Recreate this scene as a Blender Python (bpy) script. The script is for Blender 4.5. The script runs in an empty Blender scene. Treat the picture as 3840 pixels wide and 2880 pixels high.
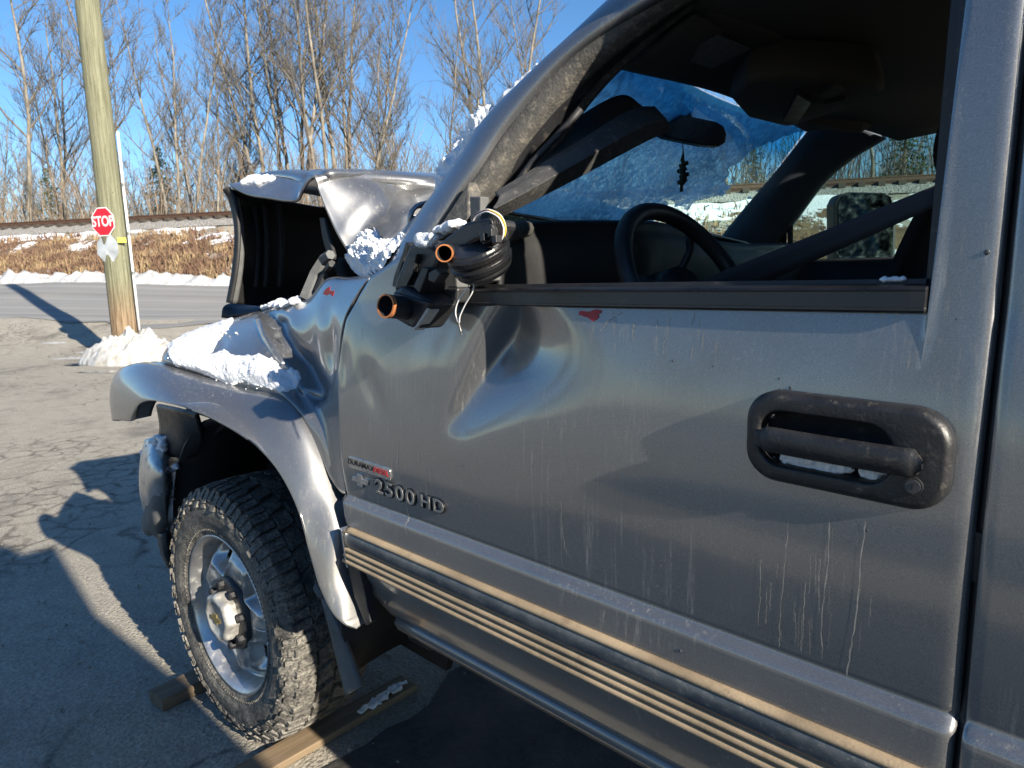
import bpy, bmesh, math, random
import numpy as np
from mathutils import Vector, Matrix, noise as mnoise
random.seed(7); rng = np.random.default_rng(11)
R = math.radians
sc = bpy.context.scene
# ------------------------------------------------------------------ camera
F_PX, W0, H0 = 2549.53, 3840, 2880          # focal length in photo pixels
CAM = np.array([1.8468, -0.7465, 1.3004]); YAW, PIT, ROLL = 0.8013, 0.1581, 0.0257
def cam_basis():
    f = np.array([-math.cos(YAW)*math.cos(PIT), math.sin(YAW)*math.cos(PIT), -math.sin(PIT)])
    r = np.cross(f, [0, 0, 1]); r /= np.linalg.norm(r); d = np.cross(f, r)
    c, s = math.cos(ROLL), math.sin(ROLL)
    return c*r+s*d, -s*r+c*d, f
CR, CD, CF = cam_basis()
cd = bpy.data.cameras.new('camera'); cam = bpy.data.objects.new('camera', cd); sc.collection.objects.link(cam)
cd.sensor_fit = 'HORIZONTAL'; cd.sensor_width = 36; cd.lens = 36*F_PX/W0; cd.clip_start = 0.02; cd.clip_end = 3000
cam.matrix_world = Matrix(((CR[0], -CD[0], -CF[0], CAM[0]), (CR[1], -CD[1], -CF[1], CAM[1]), (CR[2], -CD[2], -CF[2], CAM[2]), (0, 0, 0, 1)))
cd.dof.use_dof = True; cd.dof.focus_distance = 1.15; cd.dof.aperture_fstop = 13.0
sc.camera = cam
# ------------------------------------------------------------------ sky, sun, exposure
SUN_EL, SUN_AZ = R(23.5), R(4.4)            # light travels towards -x, drifting to +y
ld = np.array([-math.cos(SUN_EL)*math.cos(SUN_AZ), math.cos(SUN_EL)*math.sin(SUN_AZ), -math.sin(SUN_EL)])
w = bpy.data.worlds.new('World'); sc.world = w; w.use_nodes = True
nt = w.node_tree; bg = nt.nodes['Background']
sky = nt.nodes.new('ShaderNodeTexSky'); sky.sky_type = 'NISHITA'; sky.sun_disc = False
sky.sun_elevation = SUN_EL; sky.sun_rotation = math.atan2(-ld[0], -ld[1]); sky.altitude = 200; sky.air_density = 1.0; sky.dust_density = 0.0; sky.ozone_density = 4.5
hs = nt.nodes.new('ShaderNodeHueSaturation'); hs.inputs['Saturation'].default_value = 1.12; nt.links.new(sky.outputs[0], hs.inputs['Color']); nt.links.new(hs.outputs[0], bg.inputs[0]); bg.inputs[1].default_value = 0.078
sl = bpy.data.lights.new('sun', 'SUN'); sl.energy = 5.0; sl.angle = R(0.53); sl.color = (1, 0.91, 0.77)
so = bpy.data.objects.new('sun', sl); sc.collection.objects.link(so)
so.rotation_euler = Vector(ld).to_track_quat('-Z', 'Y').to_euler(); so.location = (10, -3, 8)
vs = sc.view_settings; vs.view_transform = 'Standard'; vs.look = 'None'; vs.gamma = 1; vs.use_curve_mapping = False; vs.exposure = 1.2

# ------------------------------------------------------------------ photo rays -> real planes (pixels of the 2212-wide view)
S0 = 3840/2212
def ray(x, y): return CF+((x*S0-W0/2)*CR+(y*S0-H0/2)*CD)/F_PX
def at(x, y, Y=0.0): v = ray(x, y); return CAM+v*((Y-CAM[1])/v[1])
def atX(x, y, X): v = ray(x, y); return CAM+v*((X-CAM[0])/v[0])
def atZ(x, y, Z): v = ray(x, y); return CAM+v*((Z-CAM[2])/v[2])
def atP(x, y, n, q): v = ray(x, y); n = np.array(n, float); return CAM+v*(n@(np.array(q)-CAM)/(n@v))
def atG(x, y, off=0.0): return atP(x, y, (0, 1, -0.38), (0, 0.03+off, 1.28))      # leaning plane of the side glass
def pix(P):
    P = np.atleast_2d(P)-CAM; z = P@CF
    return np.stack([(W0/2+F_PX*(P@CR)/z)/S0, (H0/2+F_PX*(P@CD)/z)/S0], 1)
def ab(a, b, z=0.0):                        # a metres ahead of, b metres right of the camera
    return np.array([CAM[0]-a*math.cos(YAW)+b*math.sin(YAW), CAM[1]+a*math.sin(YAW)+b*math.cos(YAW), z])

# ------------------------------------------------------------------ materials
class NT:
    def __init__(s, name):
        s.m = bpy.data.materials.new(name); s.m.use_nodes = True; s.t = s.m.node_tree; s.n = s.t.nodes
        s.b = s.n['Principled BSDF']; s.out = s.n['Material Output']
        s.tc = s.n.new('ShaderNodeTexCoord')
    def link(s, a, b): s.t.links.new(a, b)
    def noise(s, scale, detail=4, rough=0.55, stretch=None, off=(0, 0, 0), dist=0):
        n = s.n.new('ShaderNodeTexNoise'); n.inputs['Scale'].default_value = scale; n.inputs['Detail'].default_value = detail
        n.inputs['Roughness'].default_value = rough; n.inputs['Distortion'].default_value = dist
        mp = s.n.new('ShaderNodeMapping'); mp.inputs['Scale'].default_value = stretch or (1, 1, 1); mp.inputs['Location'].default_value = off
        s.link(s.tc.outputs['Object'], mp.inputs[0]); s.link(mp.outputs[0], n.inputs[0]); return n.outputs[0]
    def vor(s, scale, feature='F1', stretch=None, rnd=1.0, vec=None):
        n = s.n.new('ShaderNodeTexVoronoi'); n.feature = feature; n.inputs['Scale'].default_value = scale; n.inputs['Randomness'].default_value = rnd
        mp = s.n.new('ShaderNodeMapping'); mp.inputs['Scale'].default_value = stretch or (1, 1, 1)
        s.link(vec or s.tc.outputs['Object'], mp.inputs[0]); s.link(mp.outputs[0], n.inputs[0]); return n.outputs[0]
    def ramp(s, v, lo, hi, a=0.0, b=1.0):
        n = s.n.new('ShaderNodeMapRange'); n.inputs[1].default_value = lo; n.inputs[2].default_value = hi
        n.inputs[3].default_value = a; n.inputs[4].default_value = b; s.link(v, n.inputs[0]); return n.outputs[0]
    def mul(s, a, b, op='MULTIPLY'):
        n = s.n.new('ShaderNodeMath'); n.operation = op; n.use_clamp = True
        for i, v in enumerate((a, b)):
            if isinstance(v, (int, float)): n.inputs[i].default_value = v
            else: s.link(v, n.inputs[i])
        return n.outputs[0]
    def mix(s, f, a, b):
        n = s.n.new('ShaderNodeMix'); n.data_type = 'RGBA'
        if isinstance(f, (int, float)): n.inputs[0].default_value = f
        else: s.link(f, n.inputs[0])
        for i, v in ((6, a), (7, b)):
            if isinstance(v, tuple): n.inputs[i].default_value = (*v, 1) if len(v) == 3 else v
            else: s.link(v, n.inputs[i])
        return n.outputs[2]
    def fmix(s, f, a, b):
        n = s.n.new('ShaderNodeMix')
        for i, v in ((0, f), (2, a), (3, b)):
            if isinstance(v, (int, float)): n.inputs[i].default_value = v
            else: s.link(v, n.inputs[i])
        return n.outputs[0]
    def set(s, **k):
        nm = dict(col='Base Color', rough='Roughness', metal='Metallic', coat='Coat Weight', coatr='Coat Roughness', spec='Specular IOR Level', sub='Subsurface Weight', trans='Transmission Weight', alpha='Alpha', ior='IOR')
        for key, v in k.items():
            i = s.b.inputs[nm[key]]
            if isinstance(v, tuple): i.default_value = (*v, 1)
            elif isinstance(v, (int, float)): i.default_value = v
            else: s.link(v, i)
    def bump(s, h, strength=0.3, dist=0.01):
        b = s.n.new('ShaderNodeBump'); b.inputs['Strength'].default_value = strength; b.inputs['Distance'].default_value = dist
        s.link(h, b.inputs['Height'])
        prev = s.b.inputs['Normal'].links
        if prev: s.link(prev[0].from_socket, b.inputs['Normal'])
        s.link(b.outputs[0], s.b.inputs['Normal'])
    def sep(s, axis):
        n = s.n.new('ShaderNodeSeparateXYZ'); s.link(s.tc.outputs['Object'], n.inputs[0]); return n.outputs[axis]
MAT = {}
def plain(name, col, rough=0.5, metal=0.0, var=0.25, scale=12, dust=0.0, dustcol=(0.30, 0.25, 0.18), bmp=0.15, bscale=60, spec=0.5):
    t = NT(name); n = t.noise(scale, 5); c2 = tuple(min(1, c*(1-var)) for c in col); c3 = tuple(min(1, c*(1+var)) for c in col)
    col_ = t.mix(t.ramp(n, 0.3, 0.7), c2, c3); ro = t.ramp(n, 0.25, 0.75, max(0.02, rough-0.1), min(1, rough+0.1))
    if dust:
        d = t.mul(t.ramp(t.noise(scale*2.3, 6, 0.7, off=(3, 1, 2)), 0.72-0.35*dust, 0.85-0.2*dust), min(1, 0.35+dust))
        col_ = t.mix(d, col_, dustcol); ro = t.fmix(d, ro, 0.9)
        if metal: t.set(metal=t.fmix(d, metal, 0.0))
    t.set(col=col_, rough=ro, spec=spec)
    if metal and not dust: t.set(metal=metal)
    if bmp: t.bump(t.noise(bscale, 5), bmp, 0.004)
    MAT[name] = t.m; return t.m
def paint(name, dirt=1.0):
    t = NT(name)
    flake = t.noise(900, 1); base = t.mix(t.ramp(flake, 0.3, 0.7), (0.145, 0.148, 0.154), (0.232, 0.236, 0.242))
    fine = t.ramp(t.noise(230, 4, 0.75), 0.60, 0.70)                              # road-salt specks
    area = t.ramp(t.noise(4.2, 4, 0.6, off=(1.3, 0, 0.4)), 0.42, 0.68)
    streak = t.mul(t.ramp(t.noise(1, 6, 0.75, stretch=(120, 120, 5.0)), 0.55, 0.68), t.ramp(t.noise(120, 3, 0.7), 0.35, 0.6, 0.25, 1.0))       # dried drips run down
    area2 = t.ramp(t.noise(3.1, 3, 0.6, off=(4, 0, 2)), 0.42, 0.60)
    film = t.ramp(t.noise(2.2, 6, 0.65, off=(0, 0, 5)), 0.3, 0.75, 0.02, 0.34)
    low = t.ramp(t.sep(2), 0.98, 0.72, 0.25, 1.0)
    d = t.mul(t.mul(t.mul(fine, area), 1.0), t.mul(t.mul(streak, area2), 1.0), 'MAXIMUM')
    d = t.mul(d, t.mul(film, low), 'ADD'); d = t.mul(d, dirt*0.85)
    t.set(col=t.mix(d, base, (0.40, 0.37, 0.31)), metal=t.fmix(d, 0.76, 0.0), rough=t.fmix(d, 0.43, 0.9), coat=t.fmix(d, 0.8, 0.0), coatr=0.10)
    t.b.inputs['Coat IOR'].default_value = 1.9; t.bump(t.noise(9, 3), 0.03, 0.003); t.bump(t.noise(240, 2), 0.03, 0.0006)
    MAT[name] = t.m; return t.m
PAINT = paint('car_paint', 0.9); PAINT_CLEAN = paint('hood_paint', 0.7)
BLACK = plain('black_plastic', (0.020, 0.021, 0.023), 0.48, dust=0.18, bscale=220)
GRIME = plain('grimy_black_plastic', (0.017, 0.0175, 0.019), 0.45, dust=0.45, dustcol=(0.11, 0.098, 0.08), scale=34, bscale=260)
RUBBER = plain('rubber_trim', (0.016, 0.016, 0.018), 0.55, dust=0.4, dustcol=(0.16, 0.14, 0.11), scale=16)
SHINY = plain('shiny_black', (0.010, 0.010, 0.011), 0.34, dust=0.12, scale=30, bmp=0.05)
DARKIN = plain('dark_interior', (0.030, 0.030, 0.032), 0.75)
CLOTH = plain('seat_cloth', (0.035, 0.034, 0.036), 0.95, bscale=400, bmp=0.4)
HEADL = plain('headliner', (0.070, 0.066, 0.058), 0.95, bscale=500, bmp=0.2, var=0.1)
TRIMBL = plain('pillar_trim', (0.060, 0.075, 0.095), 0.7, bscale=300, var=0.12)
BAY = plain('engine_bay_black', (0.012, 0.012, 0.013), 0.6, dust=0.1)
STEEL = plain('dull_steel', (0.32, 0.31, 0.29), 0.4, 0.7, dust=0.35, scale=20)
GREYPL = plain('grey_flap', (0.115, 0.118, 0.118), 0.75, dust=0.4, dustcol=(0.22, 0.21, 0.19), scale=18, bscale=120)
CHROME = plain('dull_chrome', (0.54, 0.53, 0.515), 0.34, 0.85, dust=0.5, dustcol=(0.20, 0.18, 0.15), scale=16, var=0.2, bmp=0.05)
SILVER = plain('brushed_badge', (0.50, 0.50, 0.50), 0.28, 0.9, dust=0.15, scale=40, bmp=0)
BRIGHT = plain('bright_trim', (0.70, 0.70, 0.69), 0.16, 1.0, var=0.05, bmp=0)
RED = plain('red_enamel', (0.42, 0.008, 0.014), 0.4, bmp=0)
INK = plain('black_enamel', (0.010, 0.010, 0.011), 0.35, bmp=0)
GOLD = plain('gold_badge', (0.30, 0.23, 0.09), 0.5, 0.3, bmp=0)
ORANGE = plain('copper_ring', (0.46, 0.17, 0.06), 0.5, 0.35, dust=0.15, scale=80)
TAN = plain('tan_rubber_strip', (0.31, 0.235, 0.15), 0.8, var=.3, dust=0.45, dustcol=(0.15, 0.11, 0.07), scale=11, bscale=300)
def moldmat():
    t = NT('side_molding'); d = t.ramp(t.noise(1, 6, 0.75, stretch=(14, 14, 22)), 0.42, 0.78); sp = t.ramp(t.noise(190, 3), 0.6, 0.72)
    f = t.mul(t.mul(d, 0.55), t.mul(sp, 0.35), 'ADD')
    t.set(col=t.mix(f, (0.045, 0.058, 0.070), (0.26, 0.25, 0.23)), rough=t.fmix(f, 0.36, 0.8)); MAT['side_molding'] = t.m; return t.m
MOLD = moldmat()
def tyremat():
    t = NT('tyre_rubber'); d = t.ramp(t.noise(16, 6, 0.7), 0.30, 0.62); f = t.ramp(t.noise(140, 4, 0.7), 0.36, 0.62)
    k = t.mul(t.mul(d, f), 0.85)
    t.set(col=t.mix(k, (0.030, 0.030, 0.029), (0.32, 0.295, 0.25)), rough=t.fmix(k, 0.55, 0.95)); t.bump(t.noise(260, 5), 0.35, 0.002)
    MAT['tyre'] = t.m; return t.m
TYRE = tyremat()
def snowmat(name, dirty=0.0, wet=0.0):
    t = NT(name); n = t.noise(60, 6, 0.65); k = 1-.42*dirty; c = t.mix(t.ramp(n, 0.3, 0.7), (0.68*k, 0.705*k, 0.75*k), (0.84*k, 0.85*k, 0.87*k))
    if dirty:
        c = t.mix(t.mul(t.ramp(t.noise(7, 6, 0.7), 0.56-0.2*dirty, 0.72), dirty), c, (0.22, 0.19, 0.13))
        c = t.mix(t.mul(t.ramp(t.noise(26, 5, 0.7, off=(2, 2, 0)), 0.5, 0.7), dirty*0.8), c, (0.40, 0.36, 0.25))
    t.set(col=c, rough=0.55, sub=0.25, spec=0.35); t.b.inputs['Subsurface Radius'].default_value = (0.02, 0.025, 0.03)
    t.bump(t.noise(150, 5, 0.7), 0.5, 0.004); t.bump(t.vor(220), 0.35, 0.003)
    MAT[name] = t.m; return t.m
SNOW = snowmat('snow'); SNOWD = snowmat('dirty_snow', 0.85); SNOWR = snowmat('roadside_snow', 0.75)
def glassmat(name, tint, band=None, gloss=0.06):
    t = NT(name); n = t.n; tr = n.new('ShaderNodeBsdfTransparent'); gl = n.new('ShaderNodeBsdfGlossy'); gl.inputs['Roughness'].default_value = 0.02
    mx = n.new('ShaderNodeMixShader'); fr = n.new('ShaderNodeFresnel'); fr.inputs[0].default_value = 1.45
    if band:
        z = t.sep(2); t.link(t.mix(t.ramp(z, band[0], band[1]), tint, band[2]), tr.inputs[0])
    else: tr.inputs[0].default_value = (*tint, 1)
    df = n.new('ShaderNodeBsdfDiffuse'); df.inputs[0].default_value = (0.5, 0.48, 0.44, 1); m2 = n.new('ShaderNodeMixShader')
    t.link(t.ramp(t.noise(90, 5, 0.7), 0.55, 0.8, 0.0, gloss), m2.inputs[0])
    t.link(fr.outputs[0], mx.inputs[0]); t.link(tr.outputs[0], mx.inputs[1]); t.link(gl.outputs[0], mx.inputs[2])
    t.link(mx.outputs[0], m2.inputs[1]); t.link(df.outputs[0], m2.inputs[2]); t.link(m2.outputs[0], t.out.inputs[0]); MAT[name] = t.m; return t.m
WSGLASS = glassmat('windshield_glass', (0.72, 1.0, 0.93), (1.61, 1.70, (0.07, 0.36, 0.56))); SIDEGL = glassmat('side_glass', (0.60, 0.72, 0.70))
def snowsheet():
    t = NT('windshield_snow'); n = t.n
    st = t.noise(1, 5, 0.65, stretch=(9, 34, 9), dist=.4); c = t.mix(t.ramp(st, 0.35, 0.65), (0.62, 0.76, 0.86), (0.97, 0.99, 1.0))
    c = t.mix(t.mul(t.ramp(t.noise(2.6, 4, off=(5, 0, 0)), 0.50, 0.66), 0.6), c, (0.22, 0.28, 0.33)); c = t.mix(t.ramp(t.noise(130, 5, 0.75), 0.44, 0.58, 0, 0.7), c, (0.30, 0.42, 0.52))
    tl = n.new('ShaderNodeBsdfTranslucent'); df = n.new('ShaderNodeBsdfDiffuse'); mx = n.new('ShaderNodeMixShader'); mx.inputs[0].default_value = 0.12
    t.link(c, tl.inputs[0]); df.inputs[0].default_value = (0.85, 0.87, 0.9, 1)
    b = n.new('ShaderNodeBump'); b.inputs['Strength'].default_value = 0.6; b.inputs['Distance'].default_value = 0.006; t.link(t.noise(70, 5, 0.7), b.inputs['Height'])
    t.link(b.outputs[0], tl.inputs['Normal']); t.link(tl.outputs[0], mx.inputs[1]); t.link(df.outputs[0], mx.inputs[2]); tp_ = n.new('ShaderNodeBsdfTransparent'); m3 = n.new('ShaderNodeMixShader'); t.link(t.ramp(t.noise(60, 6, .75), .40, .62, .06, .62), m3.inputs[0]); t.link(mx.outputs[0], m3.inputs[1]); t.link(tp_.outputs[0], m3.inputs[2]); t.link(m3.outputs[0], t.out.inputs[0]); return t.m
WSSNOW = snowsheet()

# ------------------------------------------------------------------ mesh helpers
COL = sc.collection
class MB:
    def __init__(s): s.v = []; s.f = []; s.k = []
    def add(s, v, f):
        o = len(s.v); s.v.extend([tuple(map(float, p)) for p in v]); s.f.extend([tuple(i+o for i in q) for q in f]); return s
    def box(s, c, size, rot=None):
        c = np.array(c, float); h = np.array(size)/2
        P = np.array([(x, y, z) for x in (-1, 1) for y in (-1, 1) for z in (-1, 1)])*h
        if rot is not None: P = P@np.array(rot).T
        return s.add(P+c, [(0, 1, 3, 2), (4, 6, 7, 5), (0, 4, 5, 1), (2, 3, 7, 6), (0, 2, 6, 4), (1, 5, 7, 3)])
    def prism(s, poly, off):
        n = len(poly); P = [np.array(p, float) for p in poly]; off = np.array(off, float)
        return s.add(P+[p+off for p in P], [tuple(range(n)), tuple(range(2*n-1, n-1, -1))]+[(i, i+n, (i+1) % n+n, (i+1) % n) for i in range(n)])
    def tube(s, path, rad, n=8, caps=True):
        path = [np.array(p, float) for p in path]; m = len(path)
        rad = [rad]*m if isinstance(rad, (int, float)) else rad
        o = len(s.v); prev = None
        for i, p in enumerate(path):
            t = path[min(i+1, m-1)]-path[max(i-1, 0)]; t = t/(np.linalg.norm(t)+1e-9)
            if prev is None:
                a = np.array([0, 0, 1.0]) if abs(t[2]) < 0.9 else np.array([1.0, 0, 0]); u = np.cross(t, a)
            else: u = prev-t*(prev@t)
            u = u/(np.linalg.norm(u)+1e-9); prev = u; v = np.cross(t, u)
            for k in range(n):
                a = 2*math.pi*k/n; s.v.append(tuple(p+rad[i]*(math.cos(a)*u+math.sin(a)*v)))
        for i in range(m-1):
            for k in range(n):
                s.f.append((o+i*n+k, o+i*n+(k+1) % n, o+(i+1)*n+(k+1) % n, o+(i+1)*n+k))
        if caps: s.f.append(tuple(o+k for k in range(n-1, -1, -1))); s.f.append(tuple(o+(m-1)*n+k for k in range(n)))
        return s
    def grid(s, G, close_u=False):
        n, m = G.shape[:2]; o = len(s.v); s.v.extend(map(tuple, G.reshape(-1, 3)))
        for i in range(n-(0 if close_u else 1)):
            for j in range(m-1):
                i2 = (i+1) % n; s.f.append((o+i*m+j, o+i2*m+j, o+i2*m+j+1, o+i*m+j+1))
        return s
    def build(s, name, mat, parent=None, smooth=False, solid=0, bevel=0, sub=0, off=-1):
        me = bpy.data.meshes.new(name); me.from_pydata(s.v, [], s.f); me.update()
        return mk(name, me, mat, parent, smooth, solid, bevel, sub, off)
def mk(name, me, mat, parent=None, smooth=False, solid=0, bevel=0, sub=0, off=-1):
    o = bpy.data.objects.new(name, me); COL.objects.link(o)
    if mat: me.materials.append(mat)
    if smooth: me.polygons.foreach_set('use_smooth', [True]*len(me.polygons))
    if solid: m = o.modifiers.new('thick', 'SOLIDIFY'); m.thickness = solid; m.offset = off
    if bevel: m = o.modifiers.new('bevel', 'BEVEL'); m.width = bevel; m.segments = 2; m.limit_method = 'ANGLE'; m.angle_limit = R(40)
    if sub: m = o.modifiers.new('sub', 'SUBSURF'); m.levels = sub; m.render_levels = sub
    if parent is not None:
        o.parent = parent; o.matrix_parent_inverse = world_of(parent).inverted()
    return o
def world_of(o):
    M = o.matrix_basis.copy()
    if o.parent: M = world_of(o.parent) @ o.matrix_parent_inverse @ M
    return M
def tag(o, label=None, cat=None, group=None, kind=None):
    for k, v in (('label', label), ('category', cat), ('group', group), ('kind', kind)):
        if v: o[k] = v
    return o
def thing(name, loc, label, cat, group=None):
    o = bpy.data.objects.new(name, None); COL.objects.link(o); o.location = tuple(map(float, loc)); o.empty_display_size = 0.1
    return tag(o, label, cat, group)
def cr(P, n):                              # Catmull-Rom through rows of points, n samples
    P = np.array(P, float); m = len(P); E = np.concatenate([[2*P[0]-P[1]], P, [2*P[-1]-P[-2]]]); out = []
    for k in range(n):
        t = k*(m-1)/(n-1); i = min(int(t), m-2); u = t-i; a, b, c, d = E[i], E[i+1], E[i+2], E[i+3]
        out.append(0.5*((2*b)+(-a+c)*u+(2*a-5*b+4*c-d)*u*u+(-a+3*b-3*c+d)*u**3))
    return np.array(out)
def net(rows, n, m):                       # smooth surface through a control net
    rows = [cr(r, m) for r in rows]; return np.array([cr(np.array([r[j] for r in rows]), n) for j in range(m)]).transpose(1, 0, 2)
def smooth(a, b, x): t = np.clip((x-a)/(b-a), 0, 1); return t*t*(3-2*t)
def fbm(p, sc_=1.0, o=4): return mnoise.fractal(Vector(p)*sc_, 0.9, 2.1, o)
def text_mesh(txt, size, depth, xs=1.0, spacing=1.0, bold=0.018):
    c = bpy.data.curves.new('lettering', 'FONT'); c.body = txt; c.size = size; c.extrude = depth; c.align_x = 'CENTER'; c.align_y = 'CENTER'; c.space_character = spacing; c.offset = size*bold
    o = bpy.data.objects.new('lettering', c); COL.objects.link(o); dg = bpy.context.evaluated_depsgraph_get(); me = bpy.data.meshes.new_from_object(o.evaluated_get(dg))
    bpy.data.objects.remove(o)
    co = np.empty(len(me.vertices)*3); me.vertices.foreach_get('co', co); co = co.reshape(-1, 3); co[:, 0] *= xs; me.vertices.foreach_set('co', co.ravel()); me.update(); return me
def place_mesh(me, o, ux, uy, uz):         # map local axes of a mesh to world axes
    co = np.empty(len(me.vertices)*3); me.vertices.foreach_get('co', co); co = co.reshape(-1, 3)
    co = np.array(o)+co[:, :1]*np.array(ux)+co[:, 1:2]*np.array(uy)+co[:, 2:]*np.array(uz); me.vertices.foreach_set('co', co.ravel()); me.update(); return me
def snow_lump(name, pts, rad, label, voxel=0.007, mat=None, group=None, cat='snow', amp=0.004, melt=1):
    """lumpy snow: a pile of small balls merged into one surface"""
    bm = bmesh.new(); r0 = np.random.default_rng(len(pts)*7+3)
    for p in pts:
        r = rad*r0.uniform(0.55, 1.25)
        M = Matrix.Translation(Vector(map(float, p))) @ Matrix.Diagonal((r*r0.uniform(.8, 1.4), r*r0.uniform(.8, 1.4), r*r0.uniform(.6, 1.0), 1))
        bmesh.ops.create_icosphere(bm, subdivisions=1, radius=1.0, matrix=M)
    me = bpy.data.meshes.new(name); bm.to_mesh(me); bm.free(); o = mk(name, me, mat or SNOW, None, True)
    m = o.modifiers.new('merge', 'REMESH'); m.mode = 'VOXEL'; m.voxel_size = voxel; m.use_smooth_shade = True
    tx = bpy.data.textures.new(name, 'CLOUDS'); tx.noise_scale = voxel*4.5; tx.noise_depth = 3
    d = o.modifiers.new('crumble', 'DISPLACE'); d.texture = tx; d.strength = amp*2; d.texture_coords = 'LOCAL'; d.mid_level = .5
    sm = o.modifiers.new('melt', 'SMOOTH'); sm.iterations = melt; sm.factor = .5
    return tag(o, label, cat, group)
# ================================================================== the setting
CA, SA = math.cos(R(13.1)), math.sin(R(13.1))
FH = np.array([-math.cos(YAW), math.sin(YAW)]); RH = np.array([math.sin(YAW), math.cos(YAW)])
def st_of(P): P = np.asarray(P)[..., :2]-CAM[:2]; a = P@FH; b = P@RH; return CA*a+SA*b, CA*b-SA*a
def xy_of(s, t): a = CA*s-SA*t; b = SA*s+CA*t; return CAM[0]+a*FH[0]+b*RH[0], CAM[1]+a*FH[1]+b*RH[1]
KS = [-400, 6, 8.5, 10.5, 12.3, 13.66, 20.1, 20.9, 25.2, 25.9, 28.6, 29.6, 32, 500]
KL = [0, 0, -0.02, -0.06, 0.18, 0.60, 1.47, 1.62, 3.62, 3.98, 3.98, 3.6, 3.2, 3.2]
KR = [0, 0, -0.02, -0.06, 0.12, 0.46, 1.08, 1.25, 3.62, 3.98, 3.98, 3.6, 3.2, 3.2]
def hg(s, t): w_ = np.clip((np.asarray(t)+20)/8, 0, 1); return np.interp(s, KS, KL)*(1-w_)+np.interp(s, KS, KR)*w_
def sheet(name, S, T, dz, mat, jitter=0.0, edge=None):
    S = np.array(S); T = np.array(T); ss, tt = np.meshgrid(S, T, indexing='ij')
    if edge: ss = ss+edge(ss, tt)
    x, y = xy_of(ss, tt); z = hg(ss, tt)+dz
    if jitter: z = z+np.array([[jitter*fbm((x[i, j], y[i, j], 0), 1.3) for j in range(len(T))] for i in range(len(S))])
    G = np.stack([x, y, z], 2); mb = MB().grid(G[:, ::-1]); return mb.build(name, mat, None, True), G, ss, tt
def groundmat():
    t = NT('dusty_pavement'); obj = t.tc.outputs['Object']
    big = t.noise(0.55, 5, 0.6); mid = t.noise(3.2, 6, 0.65, stretch=(1, 1.6, 1)); fine = t.noise(75, 5, 0.7)
    c = t.mix(t.ramp(mid, 0.3, 0.7), (0.375, 0.343, 0.282), (0.48, 0.44, 0.365)); c = t.mix(t.ramp(fine, 0.38, 0.62, 0, 0.75), c, (0.20, 0.18, 0.145)); c = t.mix(t.ramp(t.noise(9, 5, 0.7, off=(3, 0, 0)), 0.5, 0.68, 0, 0.5), c, (0.22, 0.205, 0.175)); peb = t.ramp(t.vor(48), 0.10, 0.22); c = t.mix(t.mul(t.ramp(t.noise(30, 2), 0.52, 0.6), t.mul(peb, -1.0, 'ADD')), c, (0.5, 0.46, 0.4))
    damp = t.mul(t.ramp(t.noise(0.9, 6, 0.62, off=(2.2, 0.6, 0)), 0.56, 0.70), 0.8); c = t.mix(damp, c, (0.115, 0.10, 0.080))
    wn = t.n.new('ShaderNodeMix'); wn.data_type = 'VECTOR'; wn.inputs[0].default_value = 0.16
    nn = t.n.new('ShaderNodeTexNoise'); nn.inputs['Scale'].default_value = 2.2; t.link(obj, nn.inputs[0]); t.link(obj, wn.inputs[4]); t.link(nn.outputs[1], wn.inputs[5])
    crk = t.vor(1.7, 'DISTANCE_TO_EDGE', vec=wn.outputs[1]); crk2 = t.vor(7.5, 'DISTANCE_TO_EDGE', vec=wn.outputs[1])
    k1 = t.mul(t.mul(t.ramp(crk, 0.020, 0.004), t.ramp(t.noise(1.2, 2), 0.50, 0.58)), t.ramp(t.noise(14, 4, 0.7), 0.35, 0.55)); zone = t.ramp(t.noise(0.42, 3, off=(0.9, 1.1, 0)), 0.50, 0.60)
    k2 = t.mul(t.mul(t.ramp(crk2, 0.13, 0.03), zone), t.ramp(t.noise(9, 5, 0.7), 0.38, 0.58)); k = t.mul(k1, k2, 'MAXIMUM')
    c = t.mix(t.mul(k, 0.8), c, (0.085, 0.075, 0.06)); t.set(col=c, rough=t.fmix(damp, 0.92, 0.55), spec=0.3)
    t.bump(fine, 0.8, 0.010); t.bump(t.vor(90), 0.5, 0.010); t.bump(k, -0.4, 0.01); return t.m
def roadmat():
    t = NT('road_asphalt'); n = t.noise(1, 4, 0.6, stretch=(0.25, 0.25, 1)); mp = t.n.new('ShaderNodeMapping'); mp.inputs['Rotation'].default_value = (0, 0, 0)
    s = t.n.new('ShaderNodeVectorMath'); s.operation = 'DOT_PRODUCT'; s.inputs[1].default_value = (CA*FH[0]+SA*RH[0], CA*FH[1]+SA*RH[1], 0); t.link(t.tc.outputs['Object'], s.inputs[0])
    w1 = t.n.new('ShaderNodeTexNoise'); w1.noise_dimensions = '1D'; w1.inputs['Scale'].default_value = 1.4; t.link(s.outputs['Value'], w1.inputs['W'])
    c = t.mix(t.ramp(w1.outputs[0], 0.35, 0.65), (0.20, 0.198, 0.190), (0.30, 0.296, 0.282)); c = t.mix(t.ramp(t.noise(60, 4), 0.3, 0.7, 0, 0.4), c, (0.11, 0.11, 0.108))
    c = t.mix(t.mul(t.ramp(n, 0.45, 0.7), 0.35), c, (0.31, 0.285, 0.24)); t.set(col=c, rough=0.85); t.bump(t.noise(160, 3), 0.4, 0.004); return t.m
GROUND, ROAD = groundmat(), roadmat()
T_ = np.r_[-150, -90, np.arange(-60, 41, 1.5), 60, 100, 150]
g_, _, _, _ = sheet('ground', np.r_[-160, -60, -20, np.arange(-6, 33, 0.6), 50, 90, 200, 400], T_, 0.0, GROUND); tag(g_, kind='structure')
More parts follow.
